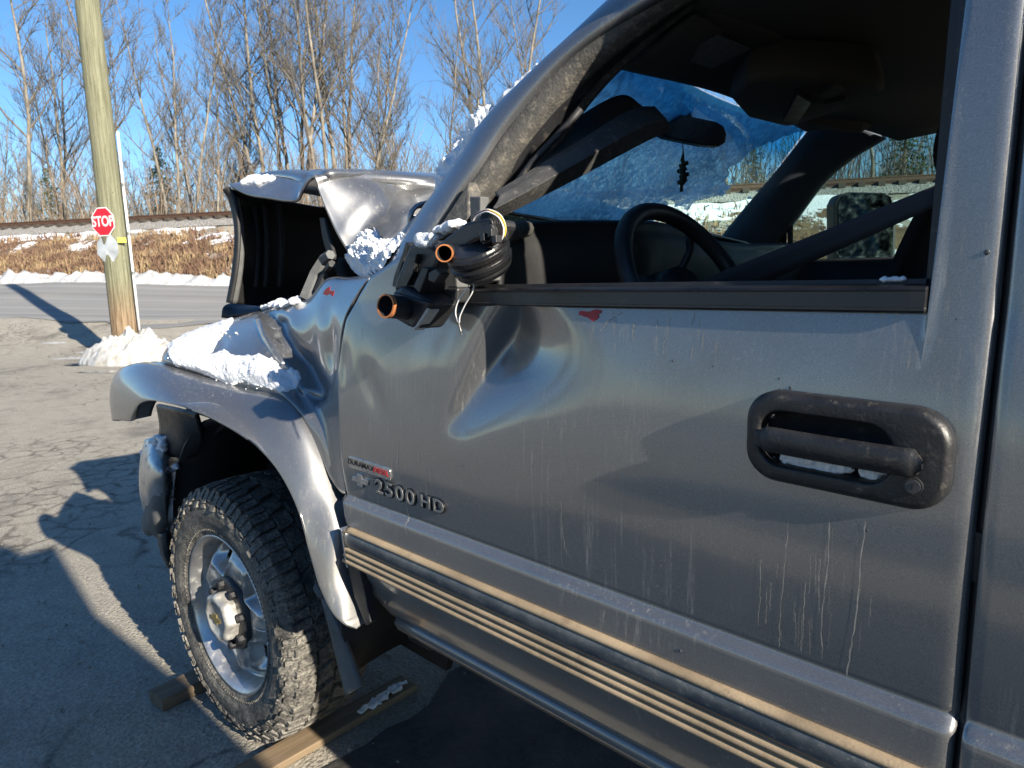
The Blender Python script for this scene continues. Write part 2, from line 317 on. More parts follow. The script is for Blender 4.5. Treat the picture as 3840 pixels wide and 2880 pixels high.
r_, _, _, _ = sheet('road', np.linspace(13.5, 20.15, 14), np.arange(-70, 71, 1.0), 0.012, ROAD, edge=lambda s, t: np.where(s < 13.6, 0.35*np.sin(t*0.7)+0.2*np.sin(t*2.3), 0)); tag(r_, kind='structure')
# ---- railway bank
def bankmat():
    t = NT('embankment_earth'); a = t.n.new('ShaderNodeAttribute'); a.attribute_name = 'snow'
    e = t.mix(t.ramp(t.noise(1.6, 6, 0.7), 0.35, 0.65), (0.115, 0.075, 0.05), (0.30, 0.205, 0.115)); e = t.mix(t.ramp(t.noise(20, 5, 0.7), 0.35, 0.65, 0, 0.7), e, (0.07, 0.048, 0.036))
    f = t.ramp(t.mul(a.outputs['Fac'], t.ramp(t.noise(5, 6, 0.75), 0.2, 0.8, -0.35, 0.35), 'ADD'), 0.46, 0.54)
    t.set(col=t.mix(f, e, (0.82, 0.84, 0.87)), rough=0.85, spec=0.2); t.bump(t.noise(14, 6, 0.7), 0.7, 0.06); return t.m
S_, Tb = np.r_[np.arange(20.5, 25.25, 0.16)], np.arange(-48, 48, 0.22)
bank, BG, bs, bt = sheet('embankment', S_, Tb, 0.03, bankmat(), 0.0)
bank.location.z = 0
co = BG[:, ::-1].reshape(-1, 3).copy(); sn = np.zeros(len(co)); ssf = bs[:, ::-1].ravel(); ttf = bt[:, ::-1].ravel()
for i, p in enumerate(co):
    nz = fbm((p[0], p[1], p[2]*1.5), 0.55, 5); co[i, 2] += 0.10*nz
    sn[i] = 0.37+0.55*fbm((p[0]*0.8+9, p[1]*0.8, p[2]*1.2), 0.9, 4)-0.13 + (0.95 if 24.5 < ssf[i] < 25.4 else 0) + 0.22*smooth(-4, 8, ttf[i]) + 0.1*smooth(22.5, 24.5, ssf[i])
bank.data.vertices.foreach_set('co', co.ravel()); at_ = bank.data.attributes.new('snow', 'FLOAT', 'POINT'); at_.data.foreach_set('value', sn.astype(np.float32)); tag(bank, kind='structure')
def gravmat():
    t = NT('ballast_stone'); v = t.vor(16); c = t.mix(t.ramp(v, 0.1, 0.7), (0.13, 0.12, 0.105), (0.36, 0.34, 0.31)); t.set(col=c, rough=0.9); t.bump(v, 1.0, 0.05); return t.m
bl, _, _, _ = sheet('ballast', np.linspace(25.1, 29.0, 14), np.arange(-60, 61, 0.8), 0.05, gravmat(), 0.04); tag(bl, kind='structure')
RUST = plain('rusty_rail', (0.085, 0.045, 0.028), 0.6, 0.2); TIE = plain('creosote_tie', (0.055, 0.045, 0.036), 0.9)
tr = thing('railway_track', (*xy_of(26.9, -10), 4.0), 'rusty railway track on timber sleepers along the top of the bank', 'railway track')
for sr in (26.15, 27.6):
    prof = [(-.07, 0), (.07, 0), (.07, .015), (.015, .03), (.015, .11), (.036, .125), (.036, .16), (-.036, .16), (-.036, .125), (-.015, .11), (-.015, .03), (-.07, .015)]
    p0, p1 = np.array([*xy_of(sr, -60), 4.14]), np.array([*xy_of(sr, 60), 4.14]); x0, y0 = xy_of(sr+1, -60); n_ = np.array([x0-p0[0], y0-p0[1], 0])
    MB().prism([p0+n_*q[0]+np.array([0, 0, q[1]]) for q in prof], p1-p0).build('rail', RUST, tr)
sle = None
for i, t0 in enumerate(np.arange(-34, 26, 0.62)):
    x, y = xy_of(26.87, t0)
    if sle is None:
        ang = math.atan2(xy_of(1, 0)[1]-xy_of(0, 0)[1], xy_of(1, 0)[0]-xy_of(0, 0)[0]); Rz = np.array(Matrix.Rotation(ang, 3, 'Z'))
        m_ = MB().box((0, 0, 0), (2.2, 0.23, 0.15), Rz); sle = m_.build('sleeper', TIE, tr, bevel=0.01); o = sle
    else: o = sle.copy(); COL.objects.link(o)
    o.matrix_parent_inverse = world_of(tr).inverted(); o.location = (float(x), float(y), 4.035)
# dead grass and weeds on the bank
def grassmat():
    t = NT('dead_grass'); n = t.noise(1.1, 4, 0.6); k = t.noise(30, 2); h = t.ramp(t.sep(2), 1.6, 3.4)
    c = t.mix(t.ramp(k, 0.3, 0.7), (0.24, 0.165, 0.09), (0.40, 0.30, 0.175)); c = t.mix(t.mul(t.ramp(n, 0.36, 0.55), 0.9), c, (0.135, 0.078, 0.058)); t.set(col=c, rough=0.9, spec=0.1); return t.m
GV, GF = [], []
for i in range(34000):
    s = 20.75+4.0*rng.random()**1.35; t = -34+42*rng.random()**.9; x, y = xy_of(s, t)
    if t > -4 and rng.random() < (t+4)/9: continue
    if 0.37+0.55*fbm((x*0.8+9, y*0.8, hg(s, t)*1.2), 0.9, 4)-0.13 > 0.40 and rng.random() < 0.85: continue
    z = float(hg(s, t)); h = rng.uniform(0.12, 0.42)*(1.35 if s < 22.3 else 0.8); a = rng.uniform(0, 6.28); l = rng.uniform(0.1, 0.55)*h; wd = rng.uniform(0.012, 0.03)
    o = len(GV); c, q = math.cos(a), math.sin(a); bx, by = rng.uniform(0, 6.28), 0; wx, wy = wd*math.cos(bx), wd*math.sin(bx)
    GV += [(x-wx, y-wy, z), (x+wx, y+wy, z), (x+c*l*0.45+wx*.7, y+q*l*0.45+wy*.7, z+h*0.65), (x+c*l*0.45-wx*.7, y+q*l*0.45-wy*.7, z+h*0.65), (x+c*l*1.3, y+q*l*1.3, z+h*0.9)]
    GF += [(o, o+1, o+2, o+3), (o+3, o+2, o+4)]
me = bpy.data.meshes.new('dead_grass'); me.from_pydata(GV, [], GF); tag(mk('dead_grass', me, grassmat()), 'tan and rust dead grass and weeds covering the railway bank', 'grass', kind='stuff')
# ploughed snow along the far road edge
NT_ = np.arange(-40, 30, 0.1); rows = []
for t in NT_:
    w_ = 0.50+0.22*fbm((t, 3, 0), 0.9); hh = max(0.05, 0.24+0.13*fbm((t, 0, 0), 0.5)+0.10*fbm((t, 7, 0), 1.7)+.06*fbm((t, 3, 0), 5)); sc0 = 20.45+0.12*fbm((t, 9, 0), 0.7); row = []
    for k in range(11):
        u = k/10*2-1; s = sc0+u*w_; x, y = xy_of(s, t); z = float(hg(s, t))-0.03+hh*(1-u*u)**0.8*(1+0.5*fbm((x, y, u), 2.6, 5)+.25*fbm((x, y, u), 9, 3)); row.append((x, y, z))
    rows.append(row)
tag(MB().grid(np.array(rows)).build('snowbank', SNOWR, None, True), 'low ploughed snowbank running along the far edge of the road', 'snowbank', kind='stuff')

# ---- trees
def barkmat(name, c1, c2):
    t = NT(name); n = t.noise(1, 5, 0.65, stretch=(4, 4, 1.2)); t.set(col=t.mix(t.ramp(n, 0.35, 0.65), c1, c2), rough=0.9, spec=0.1); return t.m
BARK = barkmat('grey_bark', (0.105, 0.093, 0.076), (0.29, 0.26, 0.215)); TWIG = barkmat('bare_twigs', (0.098, 0.089, 0.077), (0.190, 0.173, 0.150)); TWIG2 = barkmat('thicket_twigs', (0.15, 0.115, 0.085), (0.32, 0.25, 0.18))
def nrm(v): return v/(np.linalg.norm(v)+1e-9)
def tree_mesh(seed, H, stems, spread):
    r = np.random.default_rng(seed); tk, crn = MB(), MB()
    def limb(p, d, L, rad, lvl, mb):
        k = max(2, int(5-lvl)) if lvl else 9; pts = [p]; rs = [rad]; dd = nrm(d); step = L/k
        for i in range(k):
            dd = nrm(dd+r.normal(0, 0.055+0.06*lvl, 3)+np.array([0, 0, 0.10 if lvl else 0.05])); pts.append(pts[-1]+dd*step); rs.append(rad*(1-(i+1)/k*(0.85 if lvl else 0.86))+0.004)
        mb.tube(pts, rs, 7 if lvl == 0 else (4 if lvl == 1 else 3), False); return pts, rs
    for s in range(stems):
        ang = r.uniform(0, 6.28); lean = (0.05 if stems == 1 else r.uniform(0.06, 0.22)); p0 = np.array([math.cos(ang), math.sin(ang), 0])*(0 if stems == 1 else r.uniform(0.2, 0.7))
        h = H*(1 if s == 0 else r.uniform(0.65, 1.0)); P, Q = limb(p0-np.array([0, 0, .4]), np.array([math.cos(ang)*lean, math.sin(ang)*lean, 1]), h, 0.0072*h*r.uniform(.8, 1.1)+.02, 0, tk)
        n1 = int(21 if stems == 1 else 14)
        for i in range(n1):
            f = 0.30+0.69*(i+r.random())/n1; j = min(int(f*9), 8); b = P[j]+(P[j+1]-P[j])*(f*9-j); a = r.uniform(0, 6.28); up = r.uniform(0.6, 1.5)
            L = spread*h*(1.12-f)*r.uniform(0.34, 0.60)+0.5
            p1, q1 = limb(b, np.array([math.cos(a), math.sin(a), up]), L, Q[j]*r.uniform(0.32, 0.5)+.006, 1, crn)
            for i2 in range(6):
                g = 0.2+0.8*(i2+r.random())/6; j2 = min(int(g*4), 3); b2 = p1[j2]+(p1[j2+1]-p1[j2])*(g*4-j2); a = r.uniform(0, 6.28)
                p2, q2 = limb(b2, nrm(p1[j2+1]-p1[j2])*1.1+np.array([math.cos(a), math.sin(a), r.uniform(0, .7)])*0.8, L*r.uniform(.28, .5), q1[j2]*.5+.004, 2, crn)
                for i3 in range(6):
                    j3 = min(int(r.random()*3), 2); a = r.uniform(0, 6.28); limb(p2[j3], nrm(p2[j3+1]-p2[j3])+np.array([math.cos(a), math.sin(a), r.uniform(0, .8)])*0.7, L*r.uniform(.14, .34), .0082, 3, crn)
    out = []
    for nm, mb in (('trunk', tk), ('crown', crn)):
        m = bpy.data.meshes.new(nm); m.from_pydata(mb.v, [], mb.f); m.polygons.foreach_set('use_smooth', [True]*len(m.polygons)); m.materials.append(BARK if nm == 'trunk' else TWIG); out.append(m)
    return out
TM = [tree_mesh(21, 18, 1, 0.75), tree_mesh(22, 18, 3, 0.62), tree_mesh(23, 18, 4, 0.5), tree_mesh(24, 18, 2, 0.7), tree_mesh(25, 18, 1, 0.55)]
def tree(px, a, top, var, label, group=None, rz=None, lean=0.0):
    b = (px-1106)/1468.6*a; p = ab(a, b); s, t = st_of(p); z = float(hg(s, t)); yh = 624-0.0258*px
    H = 1.30+(yh-top)/1468.6*a-z; k = H/18
    o = thing('bare_tree', (p[0], p[1], z), label, 'tree', group); o.scale = (k*.95, k*.95, k); o.rotation_euler = (lean*RH[0]*-0+lean*FH[0]*0, 0, rz if rz is not None else random.uniform(0, 6.28))
    if lean: o.rotation_euler = (Matrix.Rotation(lean, 4, Vector((FH[0], FH[1], 0))) @ Matrix.Rotation(random.uniform(0, 6.28), 4, 'Z')).to_euler()
    for m in TM[var]:
        c = bpy.data.objects.new(m.name.split('.')[0], m); COL.objects.link(c); c.parent = o
    return o
CL = 'slender bare tree in the tall clump above the crumpled hood'; GC = 'bare trees clumped above the hood'
tree(318, 38, -170, 3, 'tall forked bare tree rising just right of the wooden utility pole', lean=-0.04)
tree(95, 40, -120, 0, 'wide-spreading bare tree at the left edge, left of the utility pole')
tree(175, 46, 60, 1, 'thin bare tree whose stems stand right behind the utility pole')
tree(415, 39, 20, 1, 'multi-stemmed bare tree standing between the utility pole and the hood', lean=0.05)
tree(468, 42, 110, 2, 'low multi-stemmed bare tree just left of the raised hood corner')
tree(575, 45, -130, 4, CL, GC); tree(610, 44, -150, 0, CL, GC); tree(655, 47, -90, 1, CL, GC); tree(690, 43, -170, 4, CL, GC); tree(722, 42, -150, 0, CL, GC); tree(752, 45, -160, 1, CL, GC); tree(790, 44, -70, 3, CL, GC); tree(830, 47, -10, 4, CL, GC); tree(545, 50, 120, 2, CL, GC); tree(870, 46, 90, 2, CL, GC)
tree(1015, 40, 60, 3, 'small bare tree silhouetted against sky left of the windshield pillar')
tree(1085, 44, -140, 1, 'tall pale bare tree whose crown touches the windshield pillar'); tree(1175, 48, -20, 4, 'thin bare tree right at the upper windshield pillar')
BL = 'distant bare tree in the brown wood behind the railway'; GBk = 'bare trees in the background wood'
for i in range(30):
    px = -120+i*46+random.uniform(-16, 16); tree(px, random.uniform(56, 78), random.uniform(250, 350), (1, 2, 3)[i % 3], BL, GBk)
for i, px in enumerate((1440, 1500, 1590, 1640, 1700, 1760)): tree(px, random.uniform(40, 60), random.uniform(180, 320), (1, 2, 3)[i % 3], 'bare tree seen through the clear part of the windshield', 'bare trees behind the windshield')
tree(1872, 31, -140, 4, 'pale straight trunk seen through the passenger window'); tree(1812, 38, 150, 4, 'slim bare tree nearest the far pillar in the passenger window')
for px in (1930, 2050, 2120): tree(px, 52, 260, 2, 'bare tree behind the evergreen in the passenger window', 'bare trees behind the evergreen')
# evergreen
def conifer_mesh(seed):
    r = np.random.default_rng(seed); tk = MB().tube([(0, 0, -.5), (0, 0, 5), (0, 0, 11)], [.22, .15, .02], 8, False); V, Fc = [], []
    for i in range(150):
        z = 0.9+10*(i/150); L = (11.2-z)*0.30*r.uniform(.7, 1.15)+.15; a = r.uniform(0, 6.28); d = np.array([math.cos(a), math.sin(a), -0.12])
        for j in range(int(22*L/3)+8):
            u = r.uniform(0.12, 1.0); p = np.array([0, 0, z])+d*L*u+np.array([0, 0, -0.18*u*u*L]); q = r.normal(0, 1, 3); q[2] -= 0.5; q = nrm(q)*r.uniform(.16, .34); s_ = nrm(np.cross(q, r.normal(0, 1, 3)))*0.055
            o = len(V); V += [p-s_, p+s_, p+q]; Fc.append((o, o+1, o+2))
    mc = bpy.data.meshes.new('crown'); mc.from_pydata(list(map(tuple, V)), [], Fc); mc.materials.append(NEEDLE); mt = bpy.data.meshes.new('trunk'); mt.from_pydata(tk.v, [], tk.f); mt.materials.append(BARK); return mt, mc
NEEDLE = barkmat('needles', (0.022, 0.045, 0.020), (0.07, 0.10, 0.045)); CM = conifer_mesh(5)
def conifer(px, a, top, label):
    b = (px-1106)/1468.6*a; p = ab(a, b); s, t = st_of(p); z = float(hg(s, t)); H = 1.3+(624-.0258*px-top)/1468.6*a-z
    o = thing('evergreen_tree', (p[0], p[1], z), label, 'tree'); o.scale = (H/11*1.15, H/11*1.15, H/11); o.rotation_euler.z = px
    for m in CM: c = bpy.data.objects.new(m.name.split('.')[0], m); COL.objects.link(c); c.parent = o
conifer(1935, 33, 200, 'dark evergreen filling the right end of the passenger window'); conifer(1620, 60, 330, 'small evergreen seen through the clear edge of the windshield')
conifer(150, 62, 372, 'dark evergreen low in the wood left of the utility pole'); conifer(385, 60, 330, 'dark evergreen low in the wood right of the utility pole')
# thicket: undergrowth nobody could count
tv = MB(); r0 = np.random.default_rng(4)
for i in range(6500):
    s, t = r0.uniform(30.5, 62), r0.uniform(-75, 46); x, y = xy_of(s, t); z = float(hg(s, t)); h = r0.uniform(1.4, 6.2); a = r0.uniform(0, 6.28); l = r0.uniform(.05, .4)*h; m_ = np.array([x+l*.4*math.cos(a), y+l*.4*math.sin(a), z+h*.55])
    e = np.array([x+l*math.cos(a), y+l*math.sin(a), z+h]); tv.tube([(x, y, z), m_, e], [.03, .02, .008], 3, False)
    for k in range(4):
        q = m_+(e-m_)*r0.uniform(-.6, .9); tv.tube([q, q+np.array([r0.normal(0, .35), r0.normal(0, .35), r0.uniform(.2, .8)])*h*.28], [.012, .005], 3, False)
tag(tv.build('thicket', TWIG2), 'brown leafless undergrowth filling the wood behind the railway', 'undergrowth', kind='stuff')

# ---- utility pole, signs, snow mound
def atA(px, py, a): v = ray(px, py); return CAM+v*(a/(v[:2]@FH))
A0 = 12.3
def polemat():
    t = NT('pole_wood'); g = t.noise(1, 6, 0.7, stretch=(30, 30, 1.2)); z = t.sep(2)
    c = t.mix(t.ramp(g, 0.35, 0.65), (0.120, 0.120, 0.075), (0.250, 0.245, 0.165)); lo = t.mix(t.ramp(g, 0.4, 0.62), (0.13, 0.085, 0.05), (0.33, 0.235, 0.15))
    zz = t.mul(t.ramp(z, 1.45, 0.75), t.ramp(t.noise(2.5, 4), 0.3, 0.7, 0.75, 1.0)); c = t.mix(zz, c, lo)
    c = t.mix(t.ramp(t.noise(38, 3), 0.66, 0.72), c, (0.05, 0.045, 0.03)); t.set(col=c, rough=0.9, spec=0.15); t.bump(g, 0.9, 0.03); return t.m
pb, pm = atA(273, 742, A0), atA(188, 0, A0); pd = (pm-pb)/(pm[2]-pb[2]); pz = [-.2, .3, .8, 1.6, 3, 5, 8.5]
pth = [pb+pd*(z-pb[2]) for z in pz]; prad = [.222, .218, .214, .21, .20, .19, .165]
MB().tube(pth, prad, 28)
pole = thing('utility_pole', (pb[0], pb[1], float(hg(*st_of(pb)))), 'thick weathered greenish wooden utility pole beside the road', 'utility pole')
MB().tube(pth, prad, 28).build('shaft', polemat(), pole, True)
WHITE = plain('white_pvc', (0.72, 0.72, 0.70), 0.45, var=0.08); 
tow = nrm(np.array([CAM[0]-pb[0], CAM[1]-pb[1], 0])); rgt = np.array([RH[0], RH[1], 0]); lft = -rgt
def onpole(px, py, push=0.0): p = atA(px, py, A0); return p+tow*push
MB().tube([onpole(301, 712, .05), onpole(284, 560, .05), onpole(268, 420, .05), onpole(254, 285, .05)], 0.022, 10).build('conduit', WHITE, pole, True)
for py in (505, 590, 400): q = onpole(254+(py-285)*.11, py, .05); MB().tube([q-pd*.03, q+pd*.03], .028, 10).build('conduit_clamp', STEEL, pole)
ang = R(-46); nx = np.array([tow[0]*math.cos(ang)-tow[1]*math.sin(ang), tow[0]*math.sin(ang)+tow[1]*math.cos(ang), 0]); hx = np.array([-nx[1], nx[0], 0]); upv = np.array([0, 0, 1.0]); upv = nrm(upv+pd*np.array([1, 1, 0])*1.0)
def octa(c, r, n_, up): return [c+(hx*math.cos(R(22.5+45*k))+up*math.sin(R(22.5+45*k)))*r for k in range(8)]
REDS = plain('sign_red', (0.50, 0.012, 0.028), 0.4, var=0.06, bmp=0); WHS = plain('sign_white', (0.78, 0.77, 0.75), 0.4, var=0.05, bmp=0); GALV = plain('galvanised_back', (0.40, 0.43, 0.45), 0.6, 0.0, var=0.2, scale=6, bmp=0.3, bscale=9)
c0 = onpole(223, 481.5, .24); rs = 0.262
sg = thing('stop_sign', c0, 'red octagonal stop sign fixed to the wooden utility pole', 'stop sign')
MB().prism(octa(c0, rs, nx, upv), -nx*0.004).build('sign_border', WHS, sg)
MB().prism(octa(c0+nx*.003, rs*.93, nx, upv), -nx*0.002).build('sign_face', REDS, sg)
tm = text_mesh('STOP', 0.245, 0.001, 0.80); tm = place_mesh(tm, c0+nx*.006, hx*1.0, upv, nx); mk('lettering', tm, WHS, sg)
MB().tube([c0-nx*.004, c0-nx*.12], .012, 8).build('bolt', STEEL, sg)
c1 = onpole(232, 537, .235); bk = thing('blank_sign', c1, 'dented grey metal octagon below the stop sign on the pole', 'sign')
ob = octa(c1, rs*.96, nx, upv); mb = MB(); c1b = c1+nx*.012; mb.add([c1b]+[p-nx*(.02 if k in (2, 3, 6) else .0) for k, p in enumerate(ob)], [(0, 1+k, 1+(k+1) % 8) for k in range(8)]); mb.build('sign_plate', GALV, bk, solid=0.004, off=-1)
MB().tube([c1-nx*.0, c1-nx*.12], .012, 8).build('bolt', STEEL, bk)
YEL = plain('yellow_tag', (0.75, 0.62, 0.03), 0.5, bmp=0); q = onpole(263, 520, .208)
tag(MB().box(q, (.008, .13, .085), np.stack([tow, np.cross([0, 0, 1], tow), [0, 0, 1]], 1)).build('pole_tag', YEL, None), 'small yellow tag nailed to the utility pole beside the conduit', 'tag')
mc = atA(276, 756, 11.9); gz = float(hg(*st_of(mc))); NR_, NA = 46, 150; DG = np.zeros((NA+1, NR_, 3))
for i in range(NA+1):
    a = 2*math.pi*(i % NA)/NA; k = 1+.22*fbm((math.cos(a)*1.6, math.sin(a)*1.6, 2), 1, 4)
    for j in range(NR_):
        r = j/(NR_-1); p = mc+rgt*(math.cos(a)*r*.88*k)+tow*(math.sin(a)*r*.52*k); z = .50*max(0, 1-r**2.2)**.55*(1+.14*math.cos(a)); q = (p[0], p[1], z)
        z = z*(1+.35*fbm(q, 3.2, 5))+.05*fbm(q, 9, 4)*(1-r**3)+.02*fbm(q, 26, 3)*(1-r**3); DG[i, j] = (p[0], p[1], gz-.02+max(0, z))
tag(MB().grid(DG).build('snow_mound', SNOWD, None, True), 'dirty mound of ploughed snow heaped around the foot of the utility pole', 'snow')
SL = [(150, 770, .5, .16), (205, 762, .35, .14), (120, 752, .3, .10)]
for k, (px, py, rx, ry) in enumerate(SL):
    c = atZ(px, py, 0.0); n = 60; V = [np.array([c[0], c[1], 0])]+[np.array([c[0], c[1], 0])+rgt*(rx*math.cos(2*math.pi*i/n)*(1+.5*fbm((i*.3, k, 0))))+tow*(ry*math.sin(2*math.pi*i/n)*(1+.5*fbm((i*.3, k, 5)))) for i in range(n)]
    V = [np.array([p[0], p[1], float(hg(*st_of(p)))+(.030 if i == 0 else .007)]) for i, p in enumerate(V)]
    tag(MB().add(V, [(0, 1+i, 1+(i+1) % n) for i in range(n)]).build('slush_patch', SNOWD, None, True), ('low slush patch nearest the front of the snow mound', 'slush patch between the snow mound and the pole shadow', 'slush patch farthest left of the snow mound')[k], 'slush')
WET = NT('puddle_water'); WET.set(col=(0.03, 0.028, 0.025), rough=0.05); WETM = WET.m
def blob(c, rx, ry, n=40, sd=1): return [np.array([c[0], c[1], 0])+rgt*(rx*math.cos(2*math.pi*k/n)*(1+.35*fbm((k*.4, sd, 0))))-tow*(ry*math.sin(2*math.pi*k/n)*(1+.35*fbm((k*.4, sd, 5)))) for k in range(n)]
for k, (px, py, rx, ry) in enumerate(((165, 783, .22, .25), (235, 800, .5, .18))):
    c = atZ(px, py, 0.0); P = blob(c, rx, ry, 40, k); P = [np.array([p[0], p[1], float(hg(*st_of(p)))+.006]) for p in P]
    tag(MB().add(P, [tuple(range(len(P)))]).build('puddle', WETM, None), kind='structure')
# ================================================================== the wrecked pickup (x back, y across, z up; front axle at x = 0)
TR = thing('pickup_truck', (1.5, 0.97, 0.0), 'wrecked pewter grey pickup truck with crumpled hood and dented driver door', 'pickup truck')
def part(mb, name, mat, parent=None, **k): return mb.build(name, mat, parent if parent is not None else TR, **k)
ZC, ZB, XR = 0.854, 1.256, 1.732            # crease, belt line, rear edge of the front door
XF = [(0.55, 0.74), (0.592, 0.708), (0.641, 0.674), (0.785, 0.648), (0.811, 0.631), (0.854, 0.622), (0.917, 0.610), (1.015, 0.602), (1.113, 0.603), (1.172, 0.612), (1.22, 0.625), (1.267, 0.667), (1.303, 0.707)]
xf_ = lambda z: np.interp(z, [p[0] for p in XF], [p[1] for p in XF])
def body_y(z):                             # undented side section
    z = np.asarray(z, float)
    up = 0.0697*(z-ZC)-0.26*(z-ZC)*np.clip(ZB-z, 0, 1)
    k = [0.52, 0.56, 0.60, 0.64, 0.68, 0.714, 0.716, 0.785, 0.800, 0.839, 0.844, 0.849, 0.854]; y = [0.085, 0.055, 0.033, 0.013, -0.003, -0.013, -0.014, -0.0165, -0.0160, -0.0128, -0.0095, -0.002, 0.0015]
    return np.where(z >= ZC, up, np.interp(z, k, y))
def dents(x, z):
    x = np.asarray(x, float); z = np.asarray(z, float)
    T, B = np.array([1.078, 1.215]), np.array([0.950, 1.018]); L = np.linalg.norm(T-B); u = (T-B)/L; n = np.array([u[1], -u[0]])
    t = ((x-B[0])*u[0]+(z-B[1])*u[1])/L; m = (x-B[0])*n[0]+(z-B[1])*n[1]
    tt = np.clip(t, 0, 1.6); dep = 0.056*np.clip(t, 0, 9)**1.2*smooth(-0.05, 0.25, t)*(1-smooth(.80, 1.45, t))
    wr = 0.022+0.075*tt; wl = 0.010+0.014*tt
    prof = np.where(m < 0, np.exp(-(np.abs(m)/wl)**1.5), np.exp(-(m/wr)**2))
    d = dep*prof
    d = d-0.0035*np.exp(-((m+0.09)/0.06)**2)*smooth(0, .5, t)*(1-smooth(.8, 1.3, t))
    for gx, gz, a, rx, rz, th in ((0.735, 1.085, 0.004, 0.030, 0.060, 0.6), (0.63, 1.13, 0.004, 0.025, 0.05, 0)):
        c, s = math.cos(th), math.sin(th); p = (x-gx)*c+(z-gz)*s; q = -(x-gx)*s+(z-gz)*c; d = d+a*np.exp(-(p/rx)**2-(q/rz)**2)
    d = d+0.0010*np.sin(9*x+3*z)*np.sin(7*z+2*x)*smooth(.854, .95, z)
    return d
def ydoor(x, z): return body_y(z)+np.where(np.asarray(z) > ZC-.03, dents(x, z)*smooth(ZC-.03, ZC+.06, np.asarray(z, float)), 0)
# ---- front door
zs = np.unique(np.r_[np.linspace(0.598, 0.70, 12), np.linspace(0.70, 0.80, 14), np.linspace(0.80, 0.87, 18), np.linspace(0.87, ZB, 90)])
us = np.linspace(0, 1, 190); G = np.zeros((len(us), len(zs), 3))
ext = np.interp(us, [0, .03, .10, .20, .252, .262], [.046, .058, .085, .102, .106, 0]); ext[us > (1.6795-.655)/(XR-.655)] = .55
for j, z in enumerate(zs):
    zz_ = z+ext*np.clip((z-1.19)/(ZB-1.19), 0, 1)**1.0; x0_ = np.array([xf_(q) for q in zz_]); x = x0_+us*(XR-x0_); y = np.array([float(ydoor(a_, min(q, ZB)))+.0697*max(0, q-ZB)+.55*max(0, q-1.5)**2 for a_, q in zip(x, zz_)]); e = np.minimum(us, 1-us)*1.1; y = y+0.006*np.exp(-(e/0.005)**1.5); G[:, j] = np.stack([x, y, zz_], 1)
dm = MB().grid(G); dv = np.array(dm.v)
dm.f = [f for f in dm.f if not (lambda c: max(abs(c[0]-1.5905)-.042, 0)**2+max(abs(c[2]-1.111+.02*(c[0]-1.5905))-.009, 0)**2 < .024**2)(dv[list(f)].mean(0))]
door = part(dm, 'front_door', PAINT, smooth=True, solid=0.012); door['label'] = 'dented driver door streaked with salt and dirt'
sp = lambda mb, name, mat, **k: part(mb, name, mat, door, **k)
# front upper corner of the door and the black mirror sail base
def skinpoly(pts, depth=0.02, push=0.0):   # polygon from photo points on the leaning door plane
    P = [atP(x, y, (0, 1, -0.0697), (0, -push, ZC)) for x, y in pts]; return MB().prism(P, (0, depth, 0))
# window frame: rear upright, one piece with the body colour
def fpoly(pts, off=0.0, depth=0.03): return MB().prism([atG(x, y, off) for x, y in pts], (0, depth, -0.0))
zr = np.linspace(ZB, 1.80, 26)
gy = lambda z: 0.0697*(np.asarray(z)-ZC)+0.55*np.clip(np.asarray(z)-1.50, 0, None)**2      # side of the greenhouse
def strip(xa, xb, zz, dy=0.0, n=8):
    Gs = np.zeros((n, len(zz), 3))
    for i in range(n):
        u = i/(n-1); x = xa(zz)*(1-u)+xb(zz)*u; Gs[i] = np.stack([x, gy(zz)+dy+(0.010*max(0, 1-2*u)**8+.003*max(0, 2*u-1)**10), zz], 1)
    return Gs
xw = lambda z: np.where(z < 1.275, 1.667+0.011*smooth(1.255, 1.275, z), 1.679)
Gw = np.stack([np.stack([xw(zr)+dx, gy(zr)+dy, zr], 1) for dx, dy in ((.002, .006), (-.003, .007), (-.004, .012), (-.006, .030), (-.016, .032), (-.018, .055), (.03, .07))]); sp(MB().grid(Gw), 'window_frame', RUBBER, smooth=False)
# belt molding (black strip under the window)
xs = np.r_[np.linspace(0.905, 1.672, 60), 1.676, 1.679]
def sweep(xs, prof, yoff):                 # constant section run along the truck
    Gs = np.zeros((len(xs), len(prof), 3))
    for i, x in enumerate(xs):
        for j, (dy, z) in enumerate(prof): Gs[i, j] = (x, yoff(x, z)+dy, z)
    return MB().grid(Gs)
bprof = [(0.010, 1.2535), (-0.006, 1.2537), (-0.0085, 1.2555), (-0.0085, 1.2580), (-0.0075, 1.2590), (-0.0072, 1.2745), (-0.0078, 1.2765), (-0.0068, 1.2790), (-0.002, 1.2800), (0.004, 1.2805), (0.018, 1.2815), (0.024, 1.276)]
bm_ = sweep(xs, bprof, lambda x, z: 0.0697*(z-ZC)+.020*smooth(1.671, 1.679, x)); nb = len(bprof); bm_.f.append(tuple(range(61*nb, 62*nb))); bm_.f.append(tuple(range(nb))[::-1]); sp(bm_, 'belt_molding', SHINY, smooth=False)
sp(sweep(np.linspace(0.93, 1.665, 30), [(0.024, 1.279), (0.026, 1.2865), (0.036, 1.2865), (0.042, 1.27), (0.085, 1.262), (0.09, 1.10)], lambda x, z: 0.028), 'window_seal', RUBBER, smooth=False, solid=0.003)
sp(MB().grid(np.array([[(x, 0.118, 1.262), (x, .122, 1.0), (x, .10, .65)] for x in np.linspace(.74, 1.70, 8)])), 'inner_panel', BAY, solid=0.01)
